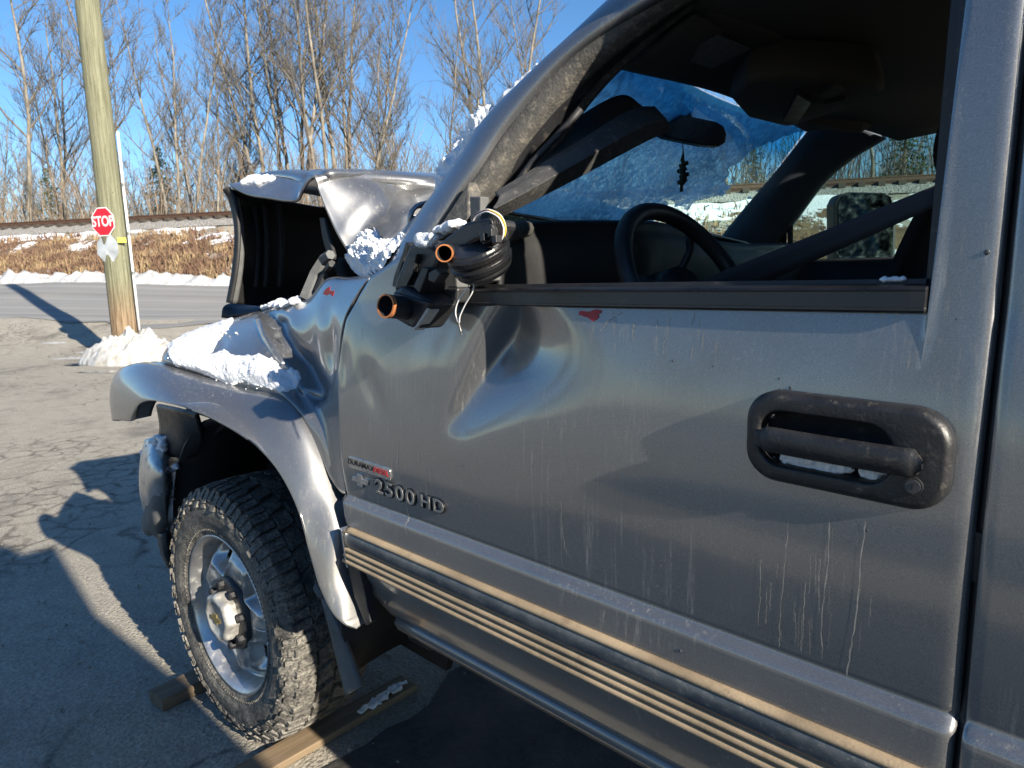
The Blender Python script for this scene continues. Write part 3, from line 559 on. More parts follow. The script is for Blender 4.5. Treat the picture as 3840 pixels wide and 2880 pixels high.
# side molding: blue-black band with tan ribs
def yb(x, z): return -0.0165
xs2 = np.linspace(0.655, 1.722, 70)
ribs = [('molding_lip', TAN, [(0.0, .7925), (-.004, .7918), (-.0085, .7895), (-.0100, .7880), (-.0100, .7858), (-.008, .7845), (0, .7835)]),
        ('molding_band', MOLD, [(0, .7845), (-.007, .7838), (-.0100, .781), (-.0115, .774), (-.0112, .764), (-.0095, .757), (-.006, .754), (0, .7535)])]
for k, z in enumerate((.7485, .7370, .7255)): ribs.append(('molding_rib', TAN, [(0, z+.0052), (-.004, z+.0046), (-.0118-.0028*k, z+.0010), (-.0138-.0028*k, z-.0008), (-.0128-.0028*k, z-.0026), (-.004, z-.0032), (0, z-.0034)]))
ribs.append(('molding_base', RUBBER, [(0.004, .789), (-.0035, .788), (-.0035, .718), (0.004, .717)]))
for nm, mt, pr in ribs: sp(sweep(xs2 if nm != 'molding_base' else np.linspace(.652, 1.724, 40), pr, yb), nm, mt, smooth=nm != 'molding_base', solid=0.002)
endp = [(.6535, -.0165, .796), (.650, -.0165, .79), (.664, -.0165, .715), (.671, -.0165, .712), (.6685, -.0165, .716), (.658, -.0165, .789)]
sp(MB().prism(endp, (0, -.019, 0)), 'molding_end', BRIGHT, bevel=0.002)
# ---- door handle
hc = np.array([1.645, 0, 1.103]); yh_ = lambda x, z: float(ydoor(x, z))
def rr(cx, cz, w, h, r, n=10, skew=0.0):
    out = []
    for qx, qz, a0 in ((1, 1, 0), (-1, 1, 90), (-1, -1, 180), (1, -1, 270)):
        for k in range(n+1):
            a = R(a0+90*k/n); out.append((cx+qx*(w/2-r)+r*math.cos(a), cz+qz*(h/2-r)+r*math.sin(a)))
    return [(x, z+skew*(x-cx)) for x, z in out]
def ring(loops, name, mat, cap=True, **k):
    """loops: list of (outline, y-offset); consecutive outlines are skinned together"""
    mb = MB(); n = len(loops[0][0]); 
    for o, dy in loops: mb.v.extend([(x, yh_(x, z)+dy if False else hy+dy, z) for x, z in o])
    for l in range(len(loops)-1):
        for i in range(n): j = (i+1) % n; mb.f.append((l*n+i, l*n+j, (l+1)*n+j, (l+1)*n+i))
    if cap: mb.f.append(tuple(range((len(loops)-1)*n, len(loops)*n)))
    return sp(mb, name, mat, smooth=True, **k)
hy = float(body_y(1.10))
BZ = lambda d: rr(1.607, 1.1115, .206-2*d, .104-2*d, .036-d, skew=-.02)
B0, B1, B2 = BZ(0), BZ(.0015), BZ(.006)
P0, P1, P2 = rr(1.5905, 1.111, .142, .066, .026, skew=-.02), rr(1.5905, 1.111, .136, .060, .024, skew=-.02), rr(1.5905, 1.111, .118, .046, .018, skew=-.02)
ring([(B0, .006), (B0, -.004), (B0, -.007), (B1, -.0105), (BZ(.004), -.0135), (B2, -.0145), (BZ(.0072), -.0148), (rr(1.5905, 1.111, .144, .068, .027, skew=-.02), -.0148), (P0, -.0146), (rr(1.5905, 1.111, .139, .063, .0255, skew=-.02), -.0125), (P1, -.009), (P1, .008), (rr(1.5905, 1.111, .134, .058, .0235, skew=-.02), .012), (P2, .020)], 'handle_bezel', GRIME)
bar = MB(); n = 16
secs = []
for k in range(22):
    u = k/21; x = 1.5235+u*.164; e = min(u, 1-u); s_ = .35+.65*math.sqrt(max(0, 1-(1-min(e/.045, 1))**2)); zc = 1.1100-.018*(x-1.607); hz = .0145*s_; hyy = .011*s_
    secs.append([(x, hy-.022+.003*(2*u-1)**2+hyy*math.sin(2*math.pi*j/n)*(1 if math.sin(2*math.pi*j/n) > 0 else .8), zc+hz*math.copysign(abs(math.cos(2*math.pi*j/n))**.7, math.cos(2*math.pi*j/n))) for j in range(n)])
Gs = np.array(secs); mb = MB(); mb.grid(np.concatenate([Gs, Gs[:, :1]], 1)); mb.f.append(tuple(range(n))); mb.f.append(tuple(range(21*(n+1), 21*(n+1)+n)))
sp(mb, 'door_handle', GRIME, smooth=True)
for x in (1.5275, 1.676): sp(MB().box((x, hy-.008, 1.109-.02*(x-1.607)), (.018, .03, .02)), 'handle_pivot', BLACK, bevel=.003)
kx, kz = 1.6800, 1.0850
sp(MB().tube([(kx, hy-.0145, kz), (kx, hy-.0175, kz)], [.0092, .0088], 24), 'lock_cylinder', SILVER if False else GRIME, smooth=False)
sp(MB().tube([(kx, hy-.0173, kz), (kx, hy-.0182, kz)], [.0070, .0068], 24), 'lock_face', plain('lock_metal', (.07, .072, .075), .45, .4)); sp(MB().box((kx, hy-.0184, kz), (.0012, .001, .006)), 'key_slot', INK)
# ---- badges
bd = lambda x, z: float(ydoor(x, z))
P_ = [atP(x, y, (0, 1, -0.0697), (0, 0, ZC)) for x, y in ((760, 985), (764, 1006), (850, 1032), (853, 1012))]
c_ = sum(P_)/4; bx = np.array([1, 0, -0.004]); by = np.array([0, 0.0, 1.0])
ring_ = rr(c_[0], c_[2], .146, .0235, .006, skew=-.012); yb_ = bd(c_[0], c_[2])
def plate(outline, y0, y1, name, mat, **k): return sp(MB().prism([(x, y0, z) for x, z in outline], (0, y1-y0, 0)), name, mat, **k)
plate(ring_, yb_+.004, yb_-.004, 'badge_plate', SILVER, bevel=.001)
me = place_mesh(text_mesh('DURAMAX', .0148, .0005, 1.22, 1.06, .004), (c_[0]-.0275, yb_-.0044, c_[2]+.001), (1, 0, -.012), (0, 0, 1), (0, -1, 0)); mk('lettering', me, INK, door)
me = place_mesh(text_mesh('DIESEL', .0148, .0005, 1.10, 1.06, .004), (c_[0]+.0425, yb_-.0044, c_[2]-.0005), (1, 0, -.012), (0, 0, 1), (0, -1, 0)); mk('lettering', me, RED, door)
q0 = atP(784, 1036, (0, 1, -.0697), (0, 0, ZC)); q1 = atP(858, 1062, (0, 1, -.0697), (0, 0, ZC)); q2 = atP(940, 1088, (0, 1, -.0697), (0, 0, ZC))
def tie(c, w, h): # two crossed slabs: the bow-tie outline
    x, z = c; a = .32*w; return [(x-w, z-h*.42), (x-w+.004, z+h*.42), (x-a, z+h*.42), (x-a+.002, z+h), (x+a, z+h), (x+a, z+h*.42), (x+w, z+h*.42), (x+w-.004, z-h*.42), (x+a, z-h*.42), (x+a-.002, z-h), (x-a, z-h), (x-a, z-h*.42)]
plate(tie((q0[0], q0[2]), .031, .0145), bd(q0[0], q0[2])+.004, bd(q0[0], q0[2])-.004, 'emblem_rim', BRIGHT)
plate(tie((q0[0], q0[2]), .0275, .0115), bd(q0[0], q0[2])+.004, bd(q0[0], q0[2])-.0048, 'emblem', SILVER)
def letters(txt, c, size, xs):
    y = bd(c[0], c[2])
    me = place_mesh(text_mesh(txt, size, .0012, xs, 1.16, .075), (c[0], y-.0008, c[2]), (1, 0, -.006), (0, 0, 1), (0, -1, 0)); mk('letter_backing', me, INK, door)
    me = place_mesh(text_mesh(txt, size, .0016, xs, 1.16, .030), (c[0], y-.0022, c[2]), (1, 0, -.006), (0, 0, 1), (0, -1, 0)); mk('letter_rim', me, BRIGHT, door)
    me = place_mesh(text_mesh(txt, size, .0004, xs, 1.16, -.006), (c[0], y-.0039, c[2]), (1, 0, -.006), (0, 0, 1), (0, -1, 0)); return mk('lettering', me, STEEL, door)
letters('2500', q1, .040, 1.42); letters('HD', q2, .034, 1.30)
# scraps of red paint left by whatever hit it
def scrap(cx, cy, w, h, sd, name='paint_mark', mat=None, par=None, plane=0.0):
    r1 = random.Random(sd); n = 26; P = []
    for k in range(n):
        a = 2*math.pi*k/n; rr_ = .72+.30*math.sin(3*a+sd)+r1.uniform(-.12, .12); x, y = cx+w*math.cos(a)*rr_+.6*h*math.sin(a), cy+h*math.sin(a)*rr_-.12*w*math.cos(a); p = atP(x, y, (0, 1, -.0697), (0, 0, ZC)); p[1] = bd(p[0], p[2])+plane-.0012; P.append(p)
    return MB().prism(P, (0, .0012, 0)).build(name, mat or RED, par or door)
scrap(1280, 679, 28, 13, 3)
# ---- rear door strip and the rest of the cab side
zs3 = np.unique(np.r_[np.linspace(0.56, 0.70, 10), np.linspace(0.70, 0.87, 30), np.linspace(0.87, ZB, 40), np.linspace(ZB, 1.78, 24)])
G = np.zeros((14, len(zs3), 3))
for i, x in enumerate(np.r_[1.7368, 1.738, 1.742, np.linspace(1.75, 2.62, 11)]):
    yy = np.where(zs3 < ZB, body_y(zs3), gy(zs3)); G[i] = np.stack([np.full_like(zs3, x), yy+(.006, .002, .0005)[i] if i < 3 else yy, zs3], 1)
rd = part(MB().grid(G), 'rear_door', PAINT, smooth=True, solid=.012)
jam = part(MB().grid(np.array([[(x, float(body_y(z) if z < ZB else gy(np.array(z)))+.035, z) for z in np.linspace(.58, 1.78, 20)] for x in (1.70, 1.735, 1.76)])), 'door_jamb', PAINT, solid=.01)
part(MB().tube([(1.7355, float(body_y(z) if z < ZB else gy(np.array(z)))+.018, z) for z in np.linspace(.60, 1.78, 30)], .006, 8), 'door_seal', RUBBER, smooth=True)
part(MB().box((1.7355, .024, 1.02), (.008, .03, .05)), 'door_check', BAY)
bedz = [.56, .62, .70, .80, .86, 1.0, 1.15, 1.30]; by_ = [.05, .02, -.0, -.012, .0, .005, .02, .03]
bed = MB().grid(np.array([[(x, y, z) for y, z in zip(by_, bedz)]+[(x, .10, 1.30), (x, .12, .85)] for x in (2.66, 3.0, 4.55)])); bed.grid(np.array([[(x, 1.94-y, z) for y, z in zip(by_, bedz)]+[(x, 1.84, 1.30), (x, 1.82, .85)] for x in (2.66, 3.0, 4.55)]))
bed.add([(2.66, .1, .85), (4.55, .1, .85), (4.55, 1.84, .85), (2.66, 1.84, .85), (4.55, 0.03, 1.28), (4.55, 1.9, 1.28), (4.55, 1.9, .56), (4.55, .03, .56)], [(0, 1, 2, 3), (4, 5, 6, 7)])
part(bed, 'cargo_bed', PAINT, solid=.01)
# ---- rocker and underbody
rk = [(0.040, .600), (0.034, .588), (.040, .574), (.058, .566), (.085, .570), (.12, .60)]
part(sweep(np.linspace(.735, 2.62, 30), [(a, b) for a, b in rk], lambda x, z: 0.0), 'rocker_panel', PAINT, smooth=True, solid=.006)
part(MB().tube([(x, .052, .572) for x in (.80, 1.2, 1.6, 2.6)], .014, 12), 'pinch_weld', GRIME, smooth=True)
part(MB().box((1.65, .97, .60), (1.96, 1.78, .03)).box((2.75, .42, .50), (3.6, .09, .16)).box((2.75, 1.52, .50), (3.6, .09, .16)), 'underbody', BAY)
part(MB().tube([(.80, .045, .60), (.775, .05, .57), (.80, .07, .55), (.86, .09, .56)], [.012, .016, .016, .01], 10), 'rocker_clamp', BAY, smooth=True)
# ---- A pillar, roof, right side
def pl(pts): return [np.array(p, float) for p in pts]
OUT = [(838, 585), (868, 530), (912, 462), (957, 403), (1009, 327), (1056, 257), (1155, 163), (1231, 93), (1324, 2), (1440, -90)]
INN = [(878, 592), (905, 545), (945, 485), (985, 425), (1030, 362), (1086, 277), (1180, 167), (1264, 92), (1385, 10), (1500, -60)]
def gcurve(pts, off): return [atG(x, y, off) for x, y in pts]
o0, i0 = gcurve(OUT, .030), gcurve(INN, 0.0); rows = []
for a, b in zip(o0, i0):
    m1 = a*.7+b*.3+np.array([-.002, -.012, .004]); m2 = a*.3+b*.7+np.array([0, -.012, .003]); rows.append([a+np.array([-.01, .05, -.005]), a, m1, m2, b, b+np.array([.004, .03, -.004])])
part(MB().grid(net(rows, 60, 22)), 'windshield_pillar', PAINT, smooth=True, solid=.004)
def band(A, B, offa, offb, name, mat, n=50, lift=0.0):
    a0, b0 = gcurve(A, offa), gcurve(B, offb); rows = [[a, a*.66+b*.34+np.array([0, -lift, lift*.4]), a*.33+b*.67+np.array([0, -lift, lift*.4]), b, b+np.array([.002, .025, -.004])] for a, b in zip(a0, b0)]
    return part(MB().grid(net(rows, n, 14)), name, mat, smooth=True, solid=.004)
SEALD = plain('dusty_seal', (0.075, 0.072, 0.066), 0.85, dust=0.6, dustcol=(0.235, 0.21, 0.17), scale=30, bscale=200, bmp=.4)
IN1 = [(884, 600), (912, 552), (952, 491), (992, 431), (1037, 368), (1093, 283), (1187, 172), (1271, 96), (1391, 15), (1505, -55)]
IN2 = [(925, 612), (950, 566), (985, 508), (1018, 452), (1062, 388), (1122, 306), (1212, 194), (1294, 114), (1408, 26), (1515, -46)]
IN3 = [(955, 616), (975, 572), (1006, 514), (1036, 460), (1080, 396), (1142, 316), (1230, 205), (1308, 122), (1416, 32), (1520, -42)]
IN4 = [(985, 620), (1002, 578), (1028, 520), (1056, 468), (1104, 404), (1170, 324), (1252, 212), (1326, 130), (1426, 40), (1525, -36)]
band(IN1, IN2, .012, .022, 'door_frame', SEALD, lift=.006); band(IN2, IN3, .030, .045, 'weatherstrip', RUBBER, lift=.010); band(IN3, IN4, .05, .075, 'pillar_seal', SEALD, lift=.006)
# roof and headliner (with the bow of a real roof)
def roofgrid(dz, y0, y1, x0, x1, n=16, m=20, drop=.05):
    G = np.zeros((n, m, 3))
    for i in range(n):
        for j in range(m):
            u = j/(m-1); y = y0+(y1-y0)*u; v = i/(n-1); x = (x0+.10*(2*u-1)**2*-1*(-1))*(1-v)+x1*v-.05*(1-(2*u-1)**2)*(1-v); G[i, j] = (x, y, 1.775+dz-drop*abs(2*u-1)**3.2-.035*(1-v)**3)
    return MB().grid(G)
part(roofgrid(0.05, .17, 1.80, 1.10, 2.62), 'roof', PAINT, smooth=True, solid=.01)
part(roofgrid(0.0, .20, 1.76, 1.07, 2.60, drop=.045), 'headliner', HEADL, smooth=True, solid=.012, off=1)
# right-hand pillar, rail and door
RO = [(1520, 560), (1560, 510), (1600, 460), (1680, 365), (1741, 287), (1770, 262)]; RI = [(1640, 575), (1665, 530), (1706, 470), (1765, 390), (1825, 336), (1900, 290)]
ra = [at(x, y, Y) for (x, y), Y in zip(RO, (1.83, 1.80, 1.77, 1.72, 1.66, 1.64))]; rb = [at(x, y, Y) for (x, y), Y in zip(RI, (1.90, 1.88, 1.86, 1.82, 1.78, 1.76))]
rows = [[a, a*.6+b*.4+np.array([.02, -.03, .01]), b, b+np.array([.0, .06, 0])] for a, b in zip(ra, rb)]
part(MB().grid(net(rows, 40, 14)), 'far_pillar', TRIMBL, smooth=True, solid=.01)
RT = [(1700, 560), (1706, 470), (1765, 390), (1825, 336), (1905, 277), (1970, 255), (2040, 243), (2120, 240)]; rt_ = [at(x, y, Y) for (x, y), Y in zip(RT, (1.92, 1.89, 1.86, 1.83, 1.79, 1.78, 1.78, 1.78))]
rows = [[p, p+np.array([-.006, -.012, .012]), p+np.array([-.02, -.005, .035]), p+np.array([-.03, .02, .06])] for p in rt_]
part(MB().grid(net(rows, 50, 8)), 'far_window_seal', RUBBER, smooth=True, solid=.006)
rail = [p+np.array([-.02, -.02, .045]) for p in rt_[3:]]; rows = [[p, p+np.array([-.03, -.03, .05]), p+np.array([-.08, -.14, .09])] for p in rail]
part(MB().grid(net(rows, 30, 8)), 'far_roof_rail', HEADL, smooth=True, solid=.01)
fd = part(MB().grid(np.array([[(x, 1.90, 1.315), (x, 1.93, 1.318), (x, 1.955, 1.30), (x, 1.965, 1.1), (x, 1.98, .85), (x, 1.94, .6)] for x in (.62, 1.1, 1.75, 2.6)])), 'far_door', PAINT, solid=.01)
part(MB().grid(np.array([[(x, 1.93, 1.322), (x, 1.885, 1.318), (x, 1.86, 1.29), (x, 1.83, 1.22), (x, 1.84, .7)] for x in (.60, 1.0, 1.5, 2.6)])), 'far_door_panel', BAY, fd, smooth=True, solid=.01)
part(MB().tube([at(1707, 575, 1.9), at(1707, 468, 1.895)], .011, 8), 'far_window_divider', RUBBER, fd)
rg = [at(x, y, Y) for (x, y), Y in zip(RT, (1.93, 1.90, 1.87, 1.84, 1.80, 1.79, 1.79, 1.79))]
gl = MB(); gl.add(rg+[np.array([p[0]+.0, 1.935, 1.315]) for p in rg], [(i, i+1, i+9, i+8) for i in range(7)]); part(gl, 'far_window', SIDEGL, fd, solid=.004)
# far mirror, seen from behind through the passenger window
mq = [at(x, y, 2.09+(x-1800)/135*.13) for x, y in ((1802, 440), (1812, 420), (1835, 414), (1915, 416), (1930, 424), (1937, 450), (1935, 560), (1928, 570), (1812, 572), (1803, 560))]; md = np.array([-.06, .08, 0])
fm = part(MB().prism(mq, md), 'far_mirror', BLACK, bevel=.010); mc_ = sum(mq)/len(mq); mn = nrm(np.cross(mq[4]-mq[0], mq[8]-mq[0])); mn = mn*np.sign(mn@(CAM-mc_))
GLM = NT('mirror_glass'); GLM.set(col=(0.30, 0.34, 0.33), metal=1.0, rough=GLM.ramp(GLM.noise(40, 5), .3, .8, .04, .35))
part(MB().prism([mc_+(p-mc_)*np.array([.88, .88, .86])+mn*.003+np.array([0, 0, .012]) for p in mq], -mn*.002), 'mirror_glass', GLM.m, fm)
part(MB().prism([mc_+(p-mc_)*np.array([.88, .88, .12])+mn*.003+np.array([0, 0, -.112]) for p in mq], -mn*.002), 'spot_mirror_glass', GLM.m, fm)
part(MB().tube([mc_+np.array([-.05, 0, -.06]), (.80, 1.95, 1.36)], .022, 10), 'mirror_arm', BLACK, fm, smooth=True)
# windshield and the snow lying on it
WL = [np.array([.735, .075, 1.365]), np.array([.935, .165, 1.545]), np.array([1.145, .255, 1.715])]; WR = [np.array([.545, 1.80, 1.405]), np.array([.745, 1.73, 1.60]), np.array([.925, 1.655, 1.765])]
nu, nv = 90, 60; WG = np.zeros((nu, nv, 3)); L_, R_ = cr(WL, nv), cr(WR, nv)
for i in range(nu):
    u = i/(nu-1); b = 4*u*(1-u); WG[i] = L_*(1-u)+R_*u+np.array([-.10, 0, .012])*b
part(MB().grid(WG), 'windshield', WSGLASS, smooth=True)
WN = np.array([-.62, -.05, .78]); WN /= np.linalg.norm(WN)
clear = [(1760, 262), (1741, 284), (1700, 292), (1646, 310), (1606, 340), (1576, 362), (1566, 391), (1582, 405), (1562, 422), (1524, 430), (1497, 436), (1484, 452), (1462, 440), (1436, 430), (1440, 446), (1420, 470), (1390, 492), (1380, 620), (1600, 620), (1800, 400)]
def inside(x, y, poly):
    c = False; n = len(poly)
    for i in range(n):
        (x1, y1), (x2, y2) = poly[i], poly[i-1]
        if (y1 > y) != (y2 > y) and x < (x2-x1)*(y-y1)/(y2-y1)+x1: c = not c
    return c
nu2, nv2 = 300, 170; SGx = np.zeros((nu2, nv2, 3)); Ls, Rs = cr(WL, nv2), cr(WR, nv2)
for i in range(nu2):
    u = i/(nu2-1); SGx[i] = Ls*(1-u)+Rs*u+np.array([-.10, 0, .012])*4*u*(1-u)+WN*.006
mb = MB().grid(SGx); PX = pix(np.array(mb.v)); keep = []
for f in mb.f:
    c = PX[list(f)].mean(0); p = np.array(mb.v[f[0]]); j = 9*fbm(p, 16, 4); k = 8*fbm(p+3, 16, 4)
    hole = inside(c[0]+j, c[1]+k, clear) and not (fbm(p*np.array([1, 1, 1]), 34, 3) > 0.62 and c[1] > 300)
    topc = fbm(p, 7, 4) > 0.05 and p[2] > 1.715-.022*fbm(p, 11)
    if not hole: keep.append(f)
mb.f = keep; wsn = mb.build('windshield_snow', WSSNOW, None, True, solid=.003); tag(wsn, 'thin crusted snow sheet covering most of the windshield', 'snow')
# header, visor, console, mirror
hd = [at(1330, 150, .33), at(1375, 158, .42), at(1560, 203, .9), at(1700, 262, 1.4), at(1745, 285, 1.62)]; rows = [[p+np.array([-.03, 0, .02]), p, p+np.array([.05, 0, .008]), p+np.array([.16, 0, .045])] for p in hd]
part(MB().grid(net(rows, 40, 12)), 'header_trim', HEADL, smooth=True, solid=.01)
vz = [at(1470, 135, .50), at(1545, 92, .50), at(1600, 118, .62), at(1530, 172, .62)]
part(MB().prism([p+np.array([0, 0, -.0]) for p in (atZ(1480, 150, 1.71), atZ(1590, 120, 1.71), atZ(1900, 190, 1.70), atZ(1600, 250, 1.69))], (0, 0, .014)) if False else MB().prism([(1.09, .38, 1.700), (1.25, .36, 1.728), (1.25, .80, 1.748), (1.08, .82, 1.720)], (.004, 0, .016)), 'sun_visor', HEADL, bevel=.006)
part(MB().prism([(1.125, .47, 1.7035), (1.215, .46, 1.7195), (1.215, .60, 1.7255), (1.125, .61, 1.7095)], (.001, 0, -.001)), 'visor_label', plain('label_print', (.16, .16, .155), .6, var=.4, scale=120, bmp=0))
cs = [tuple(atZ(x, y, 1.668)[:2]) for x, y in ((1575, 216), (1612, 256), (1690, 275), (1724, 271), (1800, 246), (1880, 226), (1912, 200), (1895, 180), (1800, 172), (1700, 168), (1610, 178))]
ccx, ccy = sum(p[0] for p in cs)/11, sum(p[1] for p in cs)/11; mb = MB(); lv = [(.90, 1.745), (.97, 1.705), (1.0, 1.680), (.94, 1.668)]
for k, z in lv: mb.v.extend([(ccx+(x-ccx)*k, ccy+(y-ccy)*k, z) for x, y in cs])
n = len(cs)
for l in range(3):
    for i in range(n): j = (i+1) % n; mb.f.append((l*n+i, l*n+j, (l+1)*n+j, (l+1)*n+i))
mb.f.append(tuple(range(3*n, 4*n))); con = part(mb, 'overhead_console', HEADL, smooth=True, bevel=.006)
def cpatch(px, name, mat, z, th=.004): return part(MB().prism([atZ(x, y, z) for x, y in px], (0, 0, th)), name, mat, con)
cpatch([(1692, 262), (1722, 205), (1752, 222), (1722, 268)], 'console_display', SHINY, 1.655, .02); cpatch([(1768, 204), (1800, 188), (1822, 196), (1806, 210), (1778, 212)], 'map_lamp', DARKIN, 1.660, .012); cpatch([(1780, 226), (1826, 216), (1836, 224), (1790, 232)], 'map_lamp', DARKIN, 1.660, .012)
vis2 = part(MB().prism([at(1745, 282, 1.45), at(1855, 283, 1.55), at(1908, 262, 1.62), at(1890, 222, 1.5), at(1730, 262, 1.35)], (0, .02, .02)), 'far_visor', HEADL, bevel=.01)
mq = [atP(x, y, (-.86, .5, -.1), (.885, .93, 1.68)) for x, y in ((1428, 250), (1436, 242), (1470, 246), (1548, 262), (1565, 272), (1571, 290), (1568, 308), (1556, 315), (1520, 313), (1440, 296), (1426, 288))]
rv = part(MB().prism(mq, (-.03, .018, 0)), 'rear_view_mirror', BLACK, bevel=.005); mcc = sum(mq)/len(mq)
part(MB().prism([mcc+(p-mcc)*.93+np.array([.0015, -.0009, 0]) for p in mq], (-.001, .0006, 0)), 'mirror_face', plain('dim_mirror', (.09, .085, .075), .25, var=.2, bmp=0), rv)
part(MB().tube([mcc+np.array([-.02, .01, .02]), mcc+np.array([-.05, .0, .075])], .012, 10), 'mirror_stalk', BLACK, rv)
orn = [at(1475, 316, .93), at(1476, 330, .93), at(1474, 345, .93), at(1477, 356, .93), at(1473, 368, .93), at(1478, 380, .93), at(1474, 392, .93), at(1472, 402, .93), at(1472, 414, .93)]
hg_ = thing('hanging_ornament', orn[0], 'dark beaded ornament hanging from the rear view mirror', 'ornament')
OLV = plain('olive_beads', (.035, .04, .018), .7)
MB().tube(orn, [.001, .002, .006, .005, .0095, .008, .010, .004, .005], 10).build('beads', OLV, hg_, True); MB().tube([orn[0]+np.array([0, 0, .03]), orn[0]], .0012, 6).build('cord', INK, hg_)
for p in orn[3:7]: MB().tube([p-np.array([.012, 0, .002]), p+np.array([.012, 0, .004])], [.006, .006], 8).build('bead', OLV, hg_, True)
# dashboard, steering wheel, seats, belt
da = [at(1040, 500, .09), at(1100, 491, .2), at(1180, 487, .30), at(1340, 486, .50), at(1430, 492, .72), at(1560, 530, 1.2), at(1705, 532, 1.78)]
rows = [[p+np.array([-.38, .04, -.02]), p+np.array([-.15, 0, -.002]), p, p+np.array([.02, 0, -.018]), p+np.array([.03, 0, -.10]), p+np.array([-.02, 0, -.45])] for p in da]
dash = part(MB().grid(net(rows, 60, 26)), 'dashboard', BAY, smooth=True, solid=.01)
cl = [at(1338, 500, .36), at(1345, 492, .38)]
part(MB().tube([at(1040, 520, .08), at(1090, 505, .14), at(1140, 494, .22)], [.02, .018, .014], 8), 'dash_end_cap', SEALD, dash, smooth=True)
sc_, su, sv = np.array([1.165, .475, 1.262]), nrm(np.array([.10, 1, 0])), None; sax = nrm(np.array([.86, -.05, .50])); su = nrm(np.cross([0, 0, 1], sax)); sv = np.cross(sax, su)
SR = .185; stw = part(MB().tube([sc_+SR*(math.cos(a)*su+math.sin(a)*sv) for a in np.linspace(0, 2*math.pi, 49)], .0175, 12, False), 'steering_wheel', BLACK, smooth=True)
hub = sc_-sax*.03; mb = MB().tube([hub-sax*.03, hub+sax*.025], [.075, .06], 16)
for a in (R(10), R(170), R(-60), R(-120)): mb.tube([hub+.05*(math.cos(a)*su+math.sin(a)*sv), sc_+(SR-.005)*(math.cos(a)*su+math.sin(a)*sv)], [.022, .013], 8)
part(mb, 'wheel_hub', BLACK, stw, smooth=True); part(MB().tube([hub, hub-sax*.35], [.05, .06], 12), 'steering_column', BLACK, smooth=True)
part(MB().tube([hub-sax*.06, at(1490, 545, .62), at(1492, 500, .62)], [.008, .008, .013], 8), 'shift_lever', BLACK, smooth=True)
def seat(cx, cy, name):
    s_ = part(MB().grid(net([[(cx+dx, cy+w*k, z) for k in (-1, -.85, 0, .85, 1)] for dx, w, z in ((.02, .22, .85), (-.05, .25, .95), (-.02, .25, 1.2), (.05, .23, 1.42), (.09, .17, 1.50), (.15, .15, 1.49), (.2, .2, 1.3), (.18, .22, .85))], 36, 16)), name, CLOTH, smooth=True, solid=.03)
    part(MB().grid(net([[(cx+.10+dx, cy+w*k, z) for k in (-1, -.8, 0, .8, 1)] for dx, w, z in ((.02, .08, 1.49), (-.035, .12, 1.53), (-.04, .13, 1.61), (-.01, .115, 1.685), (.04, .1, 1.68), (.06, .12, 1.6), (.05, .1, 1.5))], 26, 14)), 'headrest', CLOTH, s_, smooth=True, solid=.02)
    part(MB().box((cx-.23, cy, .86), (.5, .5, .16)), 'seat_cushion', CLOTH, s_, bevel=.05); return s_
seat(1.335, 1.36, 'far_seat'); seat(1.80, .47, 'driver_seat')
part(MB().box((2.58, .97, 1.2), (.03, 1.7, 1.2)), 'cab_back', DARKIN)
b0, b1 = [at(2030, 396, .20), at(1750, 510, .27), at(1500, 612, .34), at(1380, 664, .38)], [at(2030, 442, .20), at(1790, 550, .27), at(1605, 634, .34), at(1500, 685, .38)]
part(MB().grid(net([[a, b] for a, b in zip(b0, b1)], 24, 4)), 'seat_belt', plain('belt_webbing', (.022, .024, .032), .8, bscale=700, bmp=.4), smooth=True, solid=.002)
part(MB().grid(np.array([[at(x, y, .10) for y in (-60, 300, 640)] for x in (2052, 2085)])), 'belt_pillar', TRIMBL, solid=.02) if False else None
# A-pillar trim hanging loose across the windshield
tp = [(1052, 486, .04), (1130, 447, .09), (1250, 385, .20), (1400, 305, .36), (1452, 284, .41)]; tq = [(1078, 424, .04), (1132, 392, .09), (1250, 319, .20), (1370, 247, .34), (1424, 238, .41)]
rows = [[at(*a), at((a[0]+b[0])/2+4, (a[1]+b[1])/2-4, (a[2]+b[2])/2-.025), at(*b), at(b[0]-10, b[1]-10, b[2]+.03)] for a, b in zip(tp, tq)]
PT = plain('dusty_trim', (0.045, 0.045, 0.045), 0.85, dust=0.5, dustcol=(0.17, 0.155, 0.13), scale=22, bscale=150, bmp=.3)
part(MB().grid(np.array([cr(np.array([r[j] for r in rows]), 30) for j in range(4)]).transpose(1, 0, 2)), 'loose_pillar_trim', PT, smooth=False, solid=.006, bevel=.002)
tq2 = [(1112, 408, .16), (1190, 308, .24), (1330, 208, .38), (1405, 240, .44)]; tq3 = [(1140, 405, .17), (1250, 330, .25), (1350, 268, .40), (1410, 262, .45)]
part(MB().grid(net([[at(*a), at(*b)] for a, b in zip(tq2, tq3)], 24, 6)), 'loose_trim_back', DARKIN, smooth=True, solid=.008)
part(MB().tube([at(1090, 430, .12), at(1150, 350, .16), at(1230, 265, .19), at(1255, 235, .2)], .006, 8), 'loose_seal', RUBBER, smooth=True)
